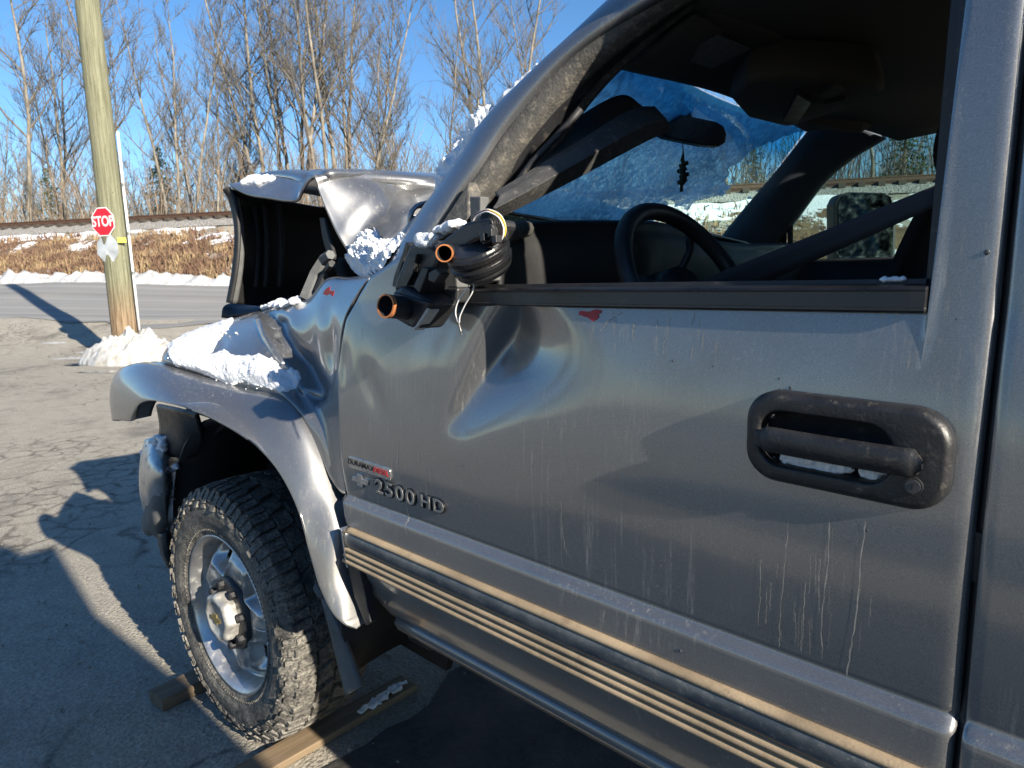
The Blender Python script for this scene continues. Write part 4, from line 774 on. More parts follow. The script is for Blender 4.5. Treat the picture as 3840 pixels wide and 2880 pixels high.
# ---- front fender, crumpled
FN = [  # stations from the door seam forward: photo points (bottom -> top) with their depth y
 [(747, 1068, .004), (735, 960, .006), (731, 850, .010), (733, 760, .016), (744, 690, .022), (770, 638, .03), (797, 600, .04), (800, 596, .07)],
 [(733, 1060, .004), (714, 960, .008), (706, 850, .022), (706, 760, .034), (712, 700, .034), (735, 640, .05), (748, 603, .07), (760, 598, .11)],
 [(712, 1030, .000), (690, 930, .004), (676, 850, .030), (676, 770, .050), (684, 705, .050), (700, 650, .06), (704, 606, .09), (716, 601, .13)],
 [(690, 975, .000), (664, 900, .000), (645, 840, .026), (640, 775, .046), (640, 720, .052), (652, 680, .07), (668, 644, .10), (680, 636, .14)],
 [(655, 905, -.004), (634, 872, -.008), (612, 830, .000), (600, 775, .020), (600, 725, .04), (615, 690, .07), (640, 655, .11), (650, 648, .15)],
 [(610, 860, -.012), (590, 840, -.018), (570, 805, -.015), (562, 765, .004), (560, 720, .035), (570, 692, .07), (580, 670, .11), (590, 662, .15)],
 [(520, 838, -.035), (505, 822, -.042), (492, 795, -.04), (488, 765, -.015), (492, 735, .02), (505, 708, .06), (520, 688, .10), (530, 680, .15)],
 [(420, 808, -.070), (415, 796, -.078), (412, 780, -.07), (412, 760, -.045), (420, 740, -.005), (432, 722, .045), (448, 708, .09), (460, 700, .14)],
 [(362, 790, -.095), (360, 782, -.100), (358, 772, -.095), (358, 762, -.07), (364, 750, -.03), (374, 738, .02), (388, 726, .07), (400, 720, .12)],
 [(348, 800, -.08), (346, 792, -.08), (347, 784, -.075), (349, 775, -.05), (354, 766, -.01), (362, 756, .03), (374, 746, .08), (385, 742, .12)]]
FR = [[at(x, y, Y) for x, y, Y in row] for row in FN]
FG = net(FR, 150, 90)
def seg_d(P, poly):                         # signed distance (px) to a polyline, + on its right
    best = np.full(len(P), 1e9); sg_ = np.zeros(len(P))
    for (a, b) in zip(poly[:-1], poly[1:]):
        a, b = np.array(a, float), np.array(b, float); d = b-a; t = np.clip(((P-a)@d)/(d@d), 0, 1); q = P-(a+t[:, None]*d); r = np.hypot(q[:, 0], q[:, 1]); s_ = -(d[0]*q[:, 1]-d[1]*q[:, 0]); m = r < best; best[m] = r[m]; sg_[m] = np.sign(s_[m])
    return best*sg_
fp = pix(FG.reshape(-1, 3)); dd_ = seg_d(fp, [(566, 690), (578, 725), (602, 765), (636, 800), (658, 842)]); ok = np.exp(-np.clip(fp[:, 1]-860, 0, None)/12)*np.exp(-np.clip(690-fp[:, 1], 0, None)/12)
FY = ok*(np.where(dd_ > 0, .026*np.exp(-((dd_-22)/22)**2)*(1-np.exp(-(dd_/9)**2)), 0)-.010*np.exp(-(dd_/9)**2))
FY += .009*np.exp(-((fp[:, 0]-714)/11)**2-((fp[:, 1]-760)/62)**2)+.008*np.exp(-((fp[:, 0]-470)/20)**2-((fp[:, 1]-740)/22)**2)-.004*np.exp(-((fp[:, 0]-690)/12)**2-((fp[:, 1]-740)/60)**2)
FG = FG+np.stack([0*FY, FY, -.4*FY], 1).reshape(FG.shape)
fender = part(MB().grid(FG), 'front_fender', PAINT, smooth=True, solid=.006, off=1); fender['label'] = 'buckled front fender with a deep fold'
scrap_p = [at(x, y, .033) for x, y in ((708, 634), (716, 622), (724, 619), (723, 628), (733, 628), (730, 640), (722, 634), (716, 638))]
part(MB().prism([p+np.array([0, -.012, .0]) for p in scrap_p], (0, .001, 0)), 'paint_mark', RED, fender)
# ---- wheel arch flare
FO = [(249, 910, -.135), (243, 868, -.138), (246, 826, -.135), (262, 797, -.128), (300, 783, -.118), (355, 788, -.100), (420, 808, -.075), (520, 838, -.038), (610, 860, -.014), (655, 905, -.004), (690, 978, 0), (717, 1060, 0), (745, 1150, -.004), (757, 1235, -.006), (774, 1298, -.006), (786, 1334, -.004)]
FS = [(252, 911, -.165), (248, 870, -.172), (253, 832, -.175), (270, 808, -.170), (305, 799, -.160), (360, 806, -.145), (415, 824, -.120), (520, 853, -.085), (605, 882, -.060), (640, 925, -.050), (671, 995, -.046), (698, 1080, -.046), (720, 1170, -.048), (735, 1255, -.048), (757, 1320, -.046), (780, 1352, -.035)]
FI = [(284, 910, -.165), (288, 892, -.170), (298, 874, -.170), (318, 865, -.168), (350, 868, -.162), (398, 880, -.150), (450, 898, -.125), (525, 940, -.090), (577, 988, -.068), (614, 1040, -.058), (645, 1108, -.052), (667, 1190, -.050), (690, 1268, -.050), (716, 1322, -.046), (742, 1348, -.036), (768, 1359, -.014)]
rows = []
for o, s, i in zip(FO, FS, FI):
    a, c = at(*o), at(i[0], i[1], i[2]-.014); w_ = c-a; bl = np.array([0, -1, .35])*(1.0 if o[1] < 1300 or o[0] < 500 else .35)
    rows.append([a+np.array([0, .025, 0]), a+np.array([0, .004, 0]), a+w_*.10+bl*.012, a+w_*.35+bl*.016, a+w_*.7+bl*.010, c, c+np.array([.0, .012, .003]), c+np.array([.0, .05, .006])])
flare = part(MB().grid(net(rows, 110, 34)), 'wheel_arch_flare', PAINT_CLEAN, smooth=True, solid=.004, off=1)
part(MB().prism([at(x, y, -.02) for x, y in ((742, 1140), (760, 1148), (772, 1215), (790, 1290), (800, 1345), (790, 1352), (765, 1290), (750, 1220))], (0, .02, 0)), 'flare_gasket', RUBBER, bevel=.002)
part(MB().prism([at(x, y, .012) for x, y in ((745, 1066), (760, 1080), (752, 1110), (760, 1142), (740, 1150), (733, 1085))], (0, .03, 0)), 'fender_return', PAINT, bevel=.003)
# ---- hood: lifted, tented and folded down at the front
def hX(px, py, X): return atX(px, py, X)
HR = [
 [hX(795, 602, .62), hX(838, 556, .68), hX(884, 506, .71), hX(938, 440, .73), (.71, .62, 1.43), (.69, 1.0, 1.44), (.70, 1.42, 1.42), (.72, 1.76, 1.38)],
 [hX(785, 590, 0.560), atP(812, 540, (.6, -.5, .62), hX(785, 590, 0.560)), atP(850, 500, (.6, -.5, .62), hX(785, 590, 0.560)), atP(900, 450, (.5, -.4, .76), hX(785, 590, 0.560)), (0.60, 0.62, 1.453), (0.58, 1.0, 1.455), (0.60, 1.42, 1.405), (0.62, 1.76, 1.38)],
 [hX(765, 566, 0.405), atP(790, 520, (.97, -.24, .02), hX(765, 566, 0.405)), atP(830, 468, (.93, -.26, .22), hX(765, 566, 0.405)), atP(880, 420, (.70, -.28, .66), hX(765, 566, 0.405)), (0.47, 0.62, 1.508), (0.45, 1.0, 1.510), (0.47, 1.42, 1.460), (0.49, 1.76, 1.38)],
 [hX(730, 510, 0.362), atP(755, 470, (.97, -.24, .02), hX(730, 510, 0.362)), atP(800, 425, (.93, -.26, .22), hX(730, 510, 0.362)), atP(850, 398, (.70, -.28, .66), hX(730, 510, 0.362)), (0.40, 0.62, 1.548), (0.38, 1.0, 1.550), (0.40, 1.42, 1.500), (0.42, 1.76, 1.38)],
 [hX(703, 452, 0.335), atP(722, 430, (.97, -.24, .02), hX(703, 452, 0.335)), atP(755, 404, (.93, -.26, .22), hX(703, 452, 0.335)), atP(805, 387, (.70, -.28, .66), hX(703, 452, 0.335)), (0.34, 0.62, 1.573), (0.32, 1.0, 1.575), (0.34, 1.42, 1.525), (0.36, 1.76, 1.38)],
 [hX(688, 412, 0.318), atP(700, 400, (.97, -.24, .02), hX(688, 412, 0.318)), atP(722, 388, (.93, -.26, .22), hX(688, 412, 0.318)), atP(765, 378, (.70, -.28, .66), hX(688, 412, 0.318)), (0.28, 0.62, 1.588), (0.26, 1.0, 1.590), (0.28, 1.42, 1.540), (0.30, 1.76, 1.38)],
 [hX(677, 384, 0.308), atP(686, 384, (.97, -.24, .02), hX(677, 384, 0.308)), atP(702, 381, (.93, -.26, .22), hX(677, 384, 0.308)), atP(735, 373, (.70, -.28, .66), hX(677, 384, 0.308)), (0.23, 0.62, 1.598), (0.21, 1.0, 1.600), (0.23, 1.42, 1.550), (0.25, 1.76, 1.38)],
 [hX(660, 408, 0.240), hX(664, 398, 0.220), hX(676, 384, 0.200), hX(705, 372, 0.170), (0.16, 0.62, 1.603), (0.14, 1.0, 1.605), (0.16, 1.42, 1.555), (0.18, 1.76, 1.38)],
 [hX(642, 437, 0.190), hX(646, 420, 0.170), hX(656, 396, 0.150), hX(680, 373, 0.120), (0.08, 0.62, 1.608), (0.06, 1.0, 1.610), (0.08, 1.42, 1.560), (0.10, 1.76, 1.38)],
 [hX(590, 432, 0.070), hX(605, 412, 0.050), hX(622, 388, 0.030), hX(640, 373, 0.000), (-0.03, 0.62, 1.608), (-0.05, 1.0, 1.610), (-0.03, 1.42, 1.560), (-0.01, 1.76, 1.38)],
 [hX(540, 423, -0.060), hX(560, 404, -0.080), hX(580, 388, -0.100), hX(600, 378, -0.130), (-0.14, 0.62, 1.598), (-0.16, 1.0, 1.600), (-0.14, 1.42, 1.550), (-0.12, 1.76, 1.38)],
 [hX(508, 410, -0.150), hX(523, 401, -0.170), hX(545, 392, -0.190), hX(562, 387, -0.220), (-0.22, 0.62, 1.588), (-0.24, 1.0, 1.590), (-0.22, 1.42, 1.540), (-0.20, 1.76, 1.38)],
 [hX(496, 402, -0.190), hX(506, 402, -0.210), hX(524, 399, -0.230), hX(545, 396, -0.260), (-0.27, 0.62, 1.573), (-0.29, 1.0, 1.575), (-0.27, 1.42, 1.525), (-0.25, 1.76, 1.38)],]
HG = net(HR, 120, 70)
HG += np.array([[[0, 0, .0025*fbm(p, 7, 3)] for p in row] for row in HG])
hood = part(MB().grid(HG), 'hood', PAINT_CLEAN, smooth=True, solid=.008, off=-1); hood['label'] = 'tented crumpled hood with snow on its edge'
VR = [[hX(497, 403, -.19), hX(508, 412, -.21), (-.28, .55, 1.545), (-.34, 1.0, 1.54), (-.32, 1.6, 1.40)],
      [hX(512, 432, -.17), hX(520, 440, -.23), (-.31, .55, 1.47), (-.37, 1.0, 1.45), (-.34, 1.6, 1.34)],
      [hX(520, 500, -.15), hX(534, 505, -.21), (-.30, .55, 1.38), (-.36, 1.0, 1.35), (-.34, 1.6, 1.27)],
      [hX(516, 575, -.15), hX(530, 580, -.21), (-.30, .55, 1.30), (-.36, 1.0, 1.26), (-.34, 1.6, 1.2)],
      [hX(502, 655, -.17), hX(518, 657, -.23), (-.32, .55, 1.19), (-.38, 1.0, 1.16), (-.36, 1.6, 1.12)]]
part(MB().grid(net(VR, 50, 40)), 'hood_front_fold', BAY, hood, smooth=True, solid=.012)
part(MB().grid(net([[hX(510, 425, -.185), hX(518, 430, -.19)], [hX(518, 500, -.16), hX(528, 503, -.17)], [hX(514, 575, -.16), hX(526, 578, -.17)], [hX(500, 655, -.18), hX(514, 656, -.19)]], 24, 4)), 'hood_edge', GREYPL, hood, smooth=True, solid=.02)
for k, (x0, x1) in enumerate(((548, 552), (570, 573), (600, 604))): part(MB().grid(net([[hX(x0, 440, -.24), hX(x0+8, 442, -.245)], [hX(x1+3, 520, -.22), hX(x1+12, 521, -.225)], [hX(x1, 620, -.22), hX(x1+9, 621, -.225)]], 16, 3)), 'hood_rib', DARKIN, hood, smooth=True, solid=.012)
part(MB().grid(net([[hX(700, 470, .26), hX(706, 500, .30), hX(722, 560, .36)], [hX(690, 470, .20), hX(698, 520, .24), hX(716, 575, .3)]], 10, 14)), 'hood_side_flange', DARKIN, hood, smooth=True, solid=.008)
# engine bay
part(MB().box((-.02, 1.0, .98), (1.1, 1.5, .35)).box((.58, .97, 1.10), (.04, 1.6, .5)).box((-.72, 1.0, .9), (.05, 1.4, .5)).box((.02, .30, 1.0), (1.2, .05, .34)), 'engine_bay', BAY)
part(MB().tube([hX(664, 645, .30), hX(684, 590, .32), hX(700, 562, .34), hX(714, 550, .38)], [.022, .018, .016, .012], 6), 'hood_hinge', GREYPL, smooth=False)
part(MB().tube([hX(688, 630, .34), hX(706, 585, .36), hX(718, 570, .40)], [.012, .01, .01], 6), 'hood_hinge', BAY)
part(MB().grid(net([[hX(478, 686, -.58), hX(482, 664, -.58), hX(500, 654, -.60), hX(560, 640, -.60)], [hX(500, 682, -.54), hX(512, 668, -.54), hX(530, 660, -.55), hX(590, 648, -.55)], [hX(560, 672, -.42), hX(570, 664, -.42), hX(590, 656, -.42), hX(640, 646, -.42)]], 20, 18)), 'headlight_shell', GRIME, smooth=True, solid=.02)
# ---- wheel well
part(MB().grid(net([[at(345, 872, .02), at(352, 925, .04), at(342, 980, .03)], [at(385, 880, .00), at(400, 930, .03), at(398, 985, .05)], [at(430, 892, .0), at(440, 940, .06), at(425, 975, .08)]], 22, 14)), 'torn_liner', GRIME, smooth=True, solid=.012)
part(MB().grid(net([[at(560, 968, .0), at(556, 960, .25)], [at(480, 915, .0), at(484, 905, .25)], [at(400, 886, .0), at(404, 880, .25)]], 16, 6)), 'arch_liner', BAY, smooth=True, solid=.01)
lin = []
for a in np.linspace(R(-5), R(185), 26): lin.append([(.52*math.cos(a), .03, .42+.50*math.sin(a)), (.50*math.cos(a), .15, .42+.50*math.sin(a)), (.50*math.cos(a), .34, .42+.49*math.sin(a))])
part(MB().grid(np.array(lin)), 'inner_fender', BAY, smooth=True, solid=.01)
part(MB().prism([(.55*math.cos(a), .34, .42+.52*math.sin(a)) for a in np.linspace(R(-20), R(200), 24)], (0, .02, 0)), 'wheel_well_wall', BAY)
part(MB().tube([at(402, 1000, .12), at(420, 955, .10), at(450, 915, .06)], [.012, .012, .012], 6).tube([at(440, 980, .14), at(470, 930, .1), at(500, 905, .08)], [.010]*3, 6), 'liner_brace', BLACK)
part(MB().tube([(-.05, .30, .42), (-.02, .32, .95)], [.05, .045], 12).tube([(0, .2, .376), (0, 1.0, .376)], .06, 12).tube([(-.1, .95, .34), (.1, .2, .33)], .035, 8), 'suspension', BAY, smooth=True)
# ---- bumper end
bp = [[at(316, 950, .02), at(306, 1000, .00), at(305, 1060, .00), at(318, 1120, .03)], [at(345, 945, .04), at(325, 1000, -.03), at(324, 1070, -.03), at(335, 1130, .0)], [at(382, 960, .12), at(362, 1010, .0), at(355, 1075, -.01), at(360, 1140, .03)], [at(398, 985, .22), at(388, 1030, .10), at(375, 1090, .06), at(372, 1150, .10)]]
bump = part(MB().grid(net(bp, 30, 30)), 'front_bumper', CHROME, smooth=True, solid=.006); bump['label'] = 'torn chrome bumper end with snow on top'
part(MB().grid(net([[at(318, 1125, .03), at(322, 1145, .03), at(330, 1140, .05)], [at(340, 1058, -.015), at(342, 1120, -.01), at(344, 1150, .03)], [at(366, 1062, .0), at(362, 1130, .02), at(356, 1160, .06)]], 18, 14)), 'bumper_guard', GREYPL, bump, smooth=True, solid=.02)
part(MB().grid(net([[at(345, 1150, .02), at(352, 1190, .02), at(366, 1222, .03)], [at(356, 1150, .0), at(362, 1190, .0), at(372, 1224, .02)], [at(374, 1120, .06), at(380, 1180, .06), at(378, 1222, .06)]], 18, 12)), 'air_dam', BLACK, bump, smooth=True, solid=.01)
part(MB().grid(np.array([[at(388, 975, .14), at(396, 1000, .14), at(388, 1045, .14)], [at(402, 978, .18), at(404, 1005, .18), at(398, 1048, .18)]])), 'bracket', GREYPL, bump, solid=.006)
part(MB().box(at(352, 975, .05), (.03, .03, .03)).tube([at(348, 985, .05), at(362, 965, .05)], .014, 6), 'bumper_bolt', RUBBER, bump)
# ---- mud flap
mf = [[at(676, 1238, .02), at(688, 1240, .10)], [at(706, 1330, .015), at(722, 1318, .10)], [at(732, 1440, .01), at(757, 1428, .10)], [at(743, 1502, .01), at(779, 1488, .10)]]
part(MB().grid(net([[at(x, y, Y) for x, y, Y in r] for r in ([(677, 1240, .035), (690, 1275, .035)], [(705, 1340, .03), (728, 1350, .03)], [(727, 1430, .03), (762, 1440, .03)], [(746, 1503, .03), (779, 1486, .03)])], 24, 5)), 'mud_flap', GREYPL, smooth=True, solid=.012, off=-1)
# ---- wheel
YW, ZW, ST = -.0265, .3763, .043
cw, sw = math.cos(ST), math.sin(ST)
def wp(r, th, y): # wheel space -> world
    x, z, yy = r*math.cos(th), r*math.sin(th), y-.13; return (cw*x-sw*yy, sw*x+cw*yy+.13, max(ZW+z, .004))
def revolve(prof, n=120):
    G = np.array([[wp(r, 2*math.pi*k/n, YW+y) for r, y in prof] for k in range(n+1)]); return MB().grid(G)
wheel = thing('x', (0, .1, .376), None, None); bpy.data.objects.remove(wheel)
NP = 38; cpf = [(.216, .012), (.222, .002), (.234, -.003), (.250, -.010), (.272, -.0155), (.295, -.0165), (.318, -.0135), (.334, -.009), (.346, -.003), (.353, .004), (.358, .016), (.361, .05), (.363, .115), (.361, .18), (.357, .215), (.345, .232), (.30, .246), (.26, .242), (.222, .228), (.214, .215)]
mb = revolve(cpf, 160); r1 = random.Random(5)
def blk(mb, r0, r1_, t0, t1, y0, y1, h, sk=0.0, dirn='r'):
    V = []
    for (rr_, dh) in ((0, 0), (1, h)):
        for t, y in ((t0, y0), (t1, y0), (t1+sk, y1), (t0+sk, y1)):
            if dirn == 'r': ta = (1-rr_)*0; V.append(wp(np.interp(y, [.0, .016, .05, .115, .18, .215], [.352, .358, .361, .363, .361, .357])-.002+dh*1.0 if rr_ else np.interp(y, [0, .016, .05, .115, .18, .215], [.352, .358, .361, .363, .361, .357])-.004, t+(0.006 if rr_ and t == t0 else (-.006 if rr_ else 0)), YW+y))
            else: pass
    mb.add(V, [(3, 2, 1, 0), (4, 5, 6, 7), (0, 1, 5, 4), (1, 2, 6, 5), (2, 3, 7, 6), (3, 0, 4, 7)])
side = lambda r: np.interp(r, [.250, .272, .295, .318, .334, .346, .353, .360], [-.010, -.0155, -.0165, -.0135, -.009, -.003, .004, .012])
def sblk(mb, r0, r1_, t0, t1, h, sk=0.0, dt=.004):
    V = []
    for up in (0, 1):
        for r, t in ((r0, t0), (r0, t1), (r1_, t1+sk), (r1_, t0+sk)):
            V.append(wp(r, t+(dt if t == t0 or abs(t-t0-sk) < 1e-9 else -dt)*up, YW+side(r)+(.002 if not up else -h)))
    mb.add(V, [(0, 1, 2, 3), (7, 6, 5, 4), (0, 4, 5, 1), (1, 5, 6, 2), (2, 6, 7, 3), (3, 7, 4, 0)])
dt = 2*math.pi/NP
for k in range(NP):
    t = k*dt
    blk(mb, 0, 0, t+.04*dt, t+.42*dt, -.002, .048, .014, .12*dt); blk(mb, 0, 0, t+.54*dt, t+.86*dt, .004, .048, .014, .12*dt); blk(mb, 0, 0, t+.30*dt, t+1.02*dt, .057, .099, .014, .30*dt); blk(mb, 0, 0, t+.05*dt, t+.78*dt, .108, .150, .014, -.25*dt); blk(mb, 0, 0, t+.3*dt, t+1.00*dt, .159, .212, .014, .1*dt)
    big = k % 2
    sblk(mb, .328-(.014 if big else 0), .360, t+.02*dt, t+.42*dt, .010, .05*dt); sblk(mb, .336, .360, t+.52*dt, t+.86*dt, .010, .05*dt); sblk(mb, .312+(.006 if big else 0), .326, t+.12*dt, t+.66*dt, .005, .25*dt, .006)
    sblk(mb, .3095, .316, t+.45*dt, t+.80*dt, .003, .1*dt, .003)
for k in range(130): t = 2*math.pi*k/130; sblk(mb, .244, .2495, t, t+.012, .0015, 0, .001)
WH = part(mb, 'wheel', TYRE, smooth=False); WH['label'] = 'muddy all-terrain tyre on a chrome steel rim'
rim = revolve([(.2165, .030), (.2185, .012), (.2300, .0015), (.2315, -.003), (.2285, -.006), (.2225, -.003), (.2175, .006), (.2110, .016), (.2060, .034), (.2030, .046), (.1985, .056), (.193, .052)], 140)
part(rim, 'rim_lip', CHROME, WH, smooth=True, solid=.003)
NR, NTH = 46, 250; Gf = np.zeros((NTH, NR, 3)); HO = np.zeros((NTH, NR), bool); ph0 = R(36)
for i in range(NTH):
    th_ = 2*math.pi*i/(NTH-1)
    for j in range(NR):
        r = .196-.142*j/(NR-1); a = ((th_-ph0+math.pi/5) % (2*math.pi/5))-math.pi/5
        q = math.sqrt(((r-.153)/.027)**2+((a*r)/(.030+.45*(r-.153)))**2)        # 1 at the edge of each window
        yb0 = np.interp(r, [.05, .075, .10, .13, .16, .18, .196], [.026, .024, .018, .018, .024, .036, .052])
        y = yb0+.040*math.exp(-((q/1.35)**3))-.010*math.exp(-((q-1.75)/.45)**2)-.010*max(0, math.cos(5*(th_-ph0)+math.pi))*math.exp(-((r-.15)/.04)**2); Gf[i, j] = wp(r, th_, YW+y); HO[i, j] = q < .98
mb = MB().grid(Gf); mb.f = [f for f in mb.f if not all(HO.ravel()[v] for v in f)]
part(mb, 'rim_face', CHROME, WH, smooth=True, solid=.006)
part(revolve([(.215, .20), (.20, .075), (.19, .10), (.10, .105), (.06, .10)], 60), 'brake_drum', BAY, WH, smooth=True)
part(revolve([(.106, .030), (.107, .016), (.102, .006), (.088, .002), (.060, .002), (.05, .01)], 60), 'hub_ring', BLACK, WH, smooth=True)
for k in range(8):
    a = 2*math.pi*k/8+.2; c = lambda y, r=.087: np.array(wp(r, a, YW+y)); part(MB().tube([c(.008), c(-.008), c(-.012)], [.0125, .0125, .009], 6), 'lug_nut', RUBBER, WH)
capp = MB(); NC = 96
for y, rr_ in ((.008, .064), (-.014, .068), (-.028, .066), (-.034, .060), (-.0355, .046), (-.033, .0445), (-.033, .001)):
    for k in range(NC): a = 2*math.pi*k/NC; capp.v.append(wp(rr_*(1+.055*max(-.6, math.cos(8*a))*(rr_ > .05)), a, YW+y))
for l in range(6):
    for k in range(NC): capp.f.append((l*NC+k, l*NC+(k+1) % NC, (l+1)*NC+(k+1) % NC, (l+1)*NC+k))
CAPM = plain('dusty_cap', (.50, .485, .45), .42, .55, dust=.5, dustcol=(.42, .38, .31), scale=30)
part(capp, 'hub_cap', CAPM, WH, smooth=True)
part(MB().prism([wp(math.hypot(x, z), math.atan2(z, x), YW-.0332) for x, z in tie((0, 0), .030, .0145)], (0, -.0015, 0)), 'cap_emblem', GOLD, WH)
# ---- broken tow-mirror mount on the door corner
MM = part(MB().prism([atG(x, y, -.012) for x, y in ((936, 508), (1013, 392), (1012, 470), (1004, 482), (945, 520))], (0, .03, 0)), 'mirror_mount', SEALD, bevel=.003); MM['label'] = 'snapped tow mirror mount with hollow arms and loose wires'
mp2 = lambda mb, name, mat, **k: part(mb, name, mat, MM, **k)
pz_ = lambda pts, Y, d: MB().prism([at(x, y, Y) for x, y in pts], d)
mp2(pz_([(1014, 424), (1038, 424), (1038, 482), (1016, 486)], .035, (.0, .02, 0)), 'divider_post', GREYPL, bevel=.002)
mp2(pz_([(1016, 486), (1046, 484), (1052, 520), (1062, 560), (1064, 606), (1018, 622)], .030, (0, .02, 0)), 'base_plate', GREYPL, bevel=.003)
mp2(pz_([(942, 594), (986, 590), (988, 622), (942, 622)], -.004, (0, .03, 0)), 'base_plate', GREYPL, bevel=.003)
mp2(pz_([(938, 622), (988, 622), (986, 655), (930, 656)], -.010, (0, .03, 0)), 'base_block', BLACK, bevel=.004)
mp2(pz_([(938, 534), (962, 512), (1004, 480), (1060, 468), (1064, 484), (1048, 512), (1012, 530), (984, 552), (955, 560)], -.075, (.006, .045, -.004)), 'upper_arm', BLACK, bevel=.006)
mp2(pz_([(1030, 494), (1060, 482), (1068, 500), (1066, 520), (1040, 530)], -.085, (.0, .03, 0)), 'motor_housing', GRIME, bevel=.003)
for x, y in ((1036, 506), (1052, 496), (1062, 510)): mp2(pz_([(x, y), (x+9, y-3), (x+10, y+14), (x+1, y+17)], -.093, (0, .012, 0)), 'connector', BLACK, bevel=.001)
mc0, mc1 = at(1027, 528, -.074), at(1049, 588, -.052); ax_ = mc1-mc0
mp2(MB().tube([mc0+ax_*u for u in (0, .12, .14, .34, .36, .50, .52, .72, .74, .86, 1.0, 1.08)], [.040, .043, .047, .047, .043, .043, .0465, .0445, .041, .042, .036, .026], 40), 'mirror_motor', SHINY, smooth=False, bevel=.0015)
mp2(MB().tube([mc0+ax_*u for u in (.78, .95)], [.040, .037], 40), 'motor_ring', BLACK)
def hollow(px, py, Y, r, back, name):
    c = at(px, py, Y); b = np.array(back)-c; d = nrm(b)
    mb = MB(); mb.tube([c+d*.0005, c+d*.004, b+c], [r*1.0, r*1.02, r*1.05], 28, False); mp2(mb, name, BLACK, smooth=True)
    mb = MB(); mb.tube([c, c+d*.05], [r*.89, r*.86], 28, False); mb.f.append(tuple(range(28, 56))); mp2(mb, name+'_bore', BLACK, smooth=True)
    mb = MB(); mb.tube([c-d*.001, c+d*.006], [r*1.05, r*1.05], 28, False); mb.tube([c-d*.001, c+d*.006], [r*.90, r*.90], 28, False)
    for k in range(28): mb.f.append((k, (k+1) % 28, 56+(k+1) % 28, 56+k))
    mp2(mb, name+'_ring', ORANGE, smooth=False)
hollow(960, 547, -.115, .0118, at(985, 545, -.03), 'upper_tube'); hollow(833, 661, -.105, .0185, at(905, 668, -.03), 'lower_tube')
mp2(pz_([(846, 628), (866, 618), (926, 652), (922, 668), (893, 714), (874, 704), (840, 684)], -.062, (.012, .055, .0)), 'lower_arm', BLACK, bevel=.008)
mp2(pz_([(852, 632), (928, 655), (924, 662), (848, 640)], -.068, (.0, .01, .0)), 'arm_lip', GRIME, bevel=.001)
mp2(pz_([(893, 714), (880, 708), (902, 690), (922, 660), (925, 672), (908, 696)], -.060, (.004, .02, 0)), 'broken_edge', plain('snapped_plastic', (.45, .45, .43), .6), bevel=.001)
mp2(pz_([(848, 630), (856, 600), (872, 560), (884, 528), (918, 520), (944, 540), (946, 566), (932, 592), (914, 636), (880, 624)], -.045, (.01, .045, 0)), 'bracket', BLACK, bevel=.006)
mp2(pz_([(866, 604), (884, 552), (900, 548), (892, 590), (878, 618)], -.056, (0, .012, 0)), 'bracket_rib', GRIME, bevel=.002)
mp2(pz_([(892, 620), (912, 576), (926, 580), (906, 634)], -.056, (0, .012, 0)), 'bracket_rib', BLACK, bevel=.002)
mp2(pz_([(846, 618), (850, 596), (868, 548), (876, 522), (884, 528), (866, 580), (856, 622)], -.020, (0, .03, 0)), 'torn_cover', GRIME, bevel=.002)
mp2(pz_([(926, 588), (942, 580), (952, 592), (938, 612), (924, 606)], -.062, (0, .02, 0)), 'clip', BLACK, bevel=.002)
mp2(pz_([(912, 640), (930, 640), (944, 648), (940, 660), (918, 668)], -.02, (0, .02, 0)), 'broken_foot', GREYPL, bevel=.002)
WY, WO, WB = plain('yellow_wire', (.68, .50, .06), .45, bmp=0), plain('orange_wire', (.55, .20, .05), .45, bmp=0), plain('brown_wire', (.16, .06, .04), .5, bmp=0)
wpts = [(1022, 474), (1030, 462), (1048, 453), (1064, 455), (1082, 466), (1092, 488), (1090, 508), (1078, 524), (1068, 530)]
for k, (m_, dx, dy) in enumerate(((WHITE, 0, 0), (WY, 0, 3), (WO, -3, 5), (WB, -6, 2), (WHITE, -4, 8))):
    mp2(MB().tube(cr([at(x+dx*(1 if x > 1060 else .2), y+dy*.6, -.06-.004*k) for x, y in wpts], 28), .0011, 7), 'wire', m_, smooth=True)
for k, ws in enumerate(([(1018, 606), (1006, 628), (990, 650), (984, 674), (990, 698)], [(1026, 606), (1020, 632), (1006, 656), (994, 682), (992, 698)])): mp2(MB().tube(cr([at(x, y, -.075) for x, y in ws], 22), .0010, 7), 'wire', WHITE, smooth=True)
mp2(MB().tube([at(990, 696, -.075), at(994, 710, -.075), at(996, 716, -.075)], [.0014, .0016, .0012], 8), 'wire_splice', INK); mp2(MB().tube([at(995, 714, -.075), at(998, 724, -.075)], .0008, 6).tube([at(995, 714, -.075), at(994, 722, -.075)], .0008, 6), 'wire_end', STEEL)
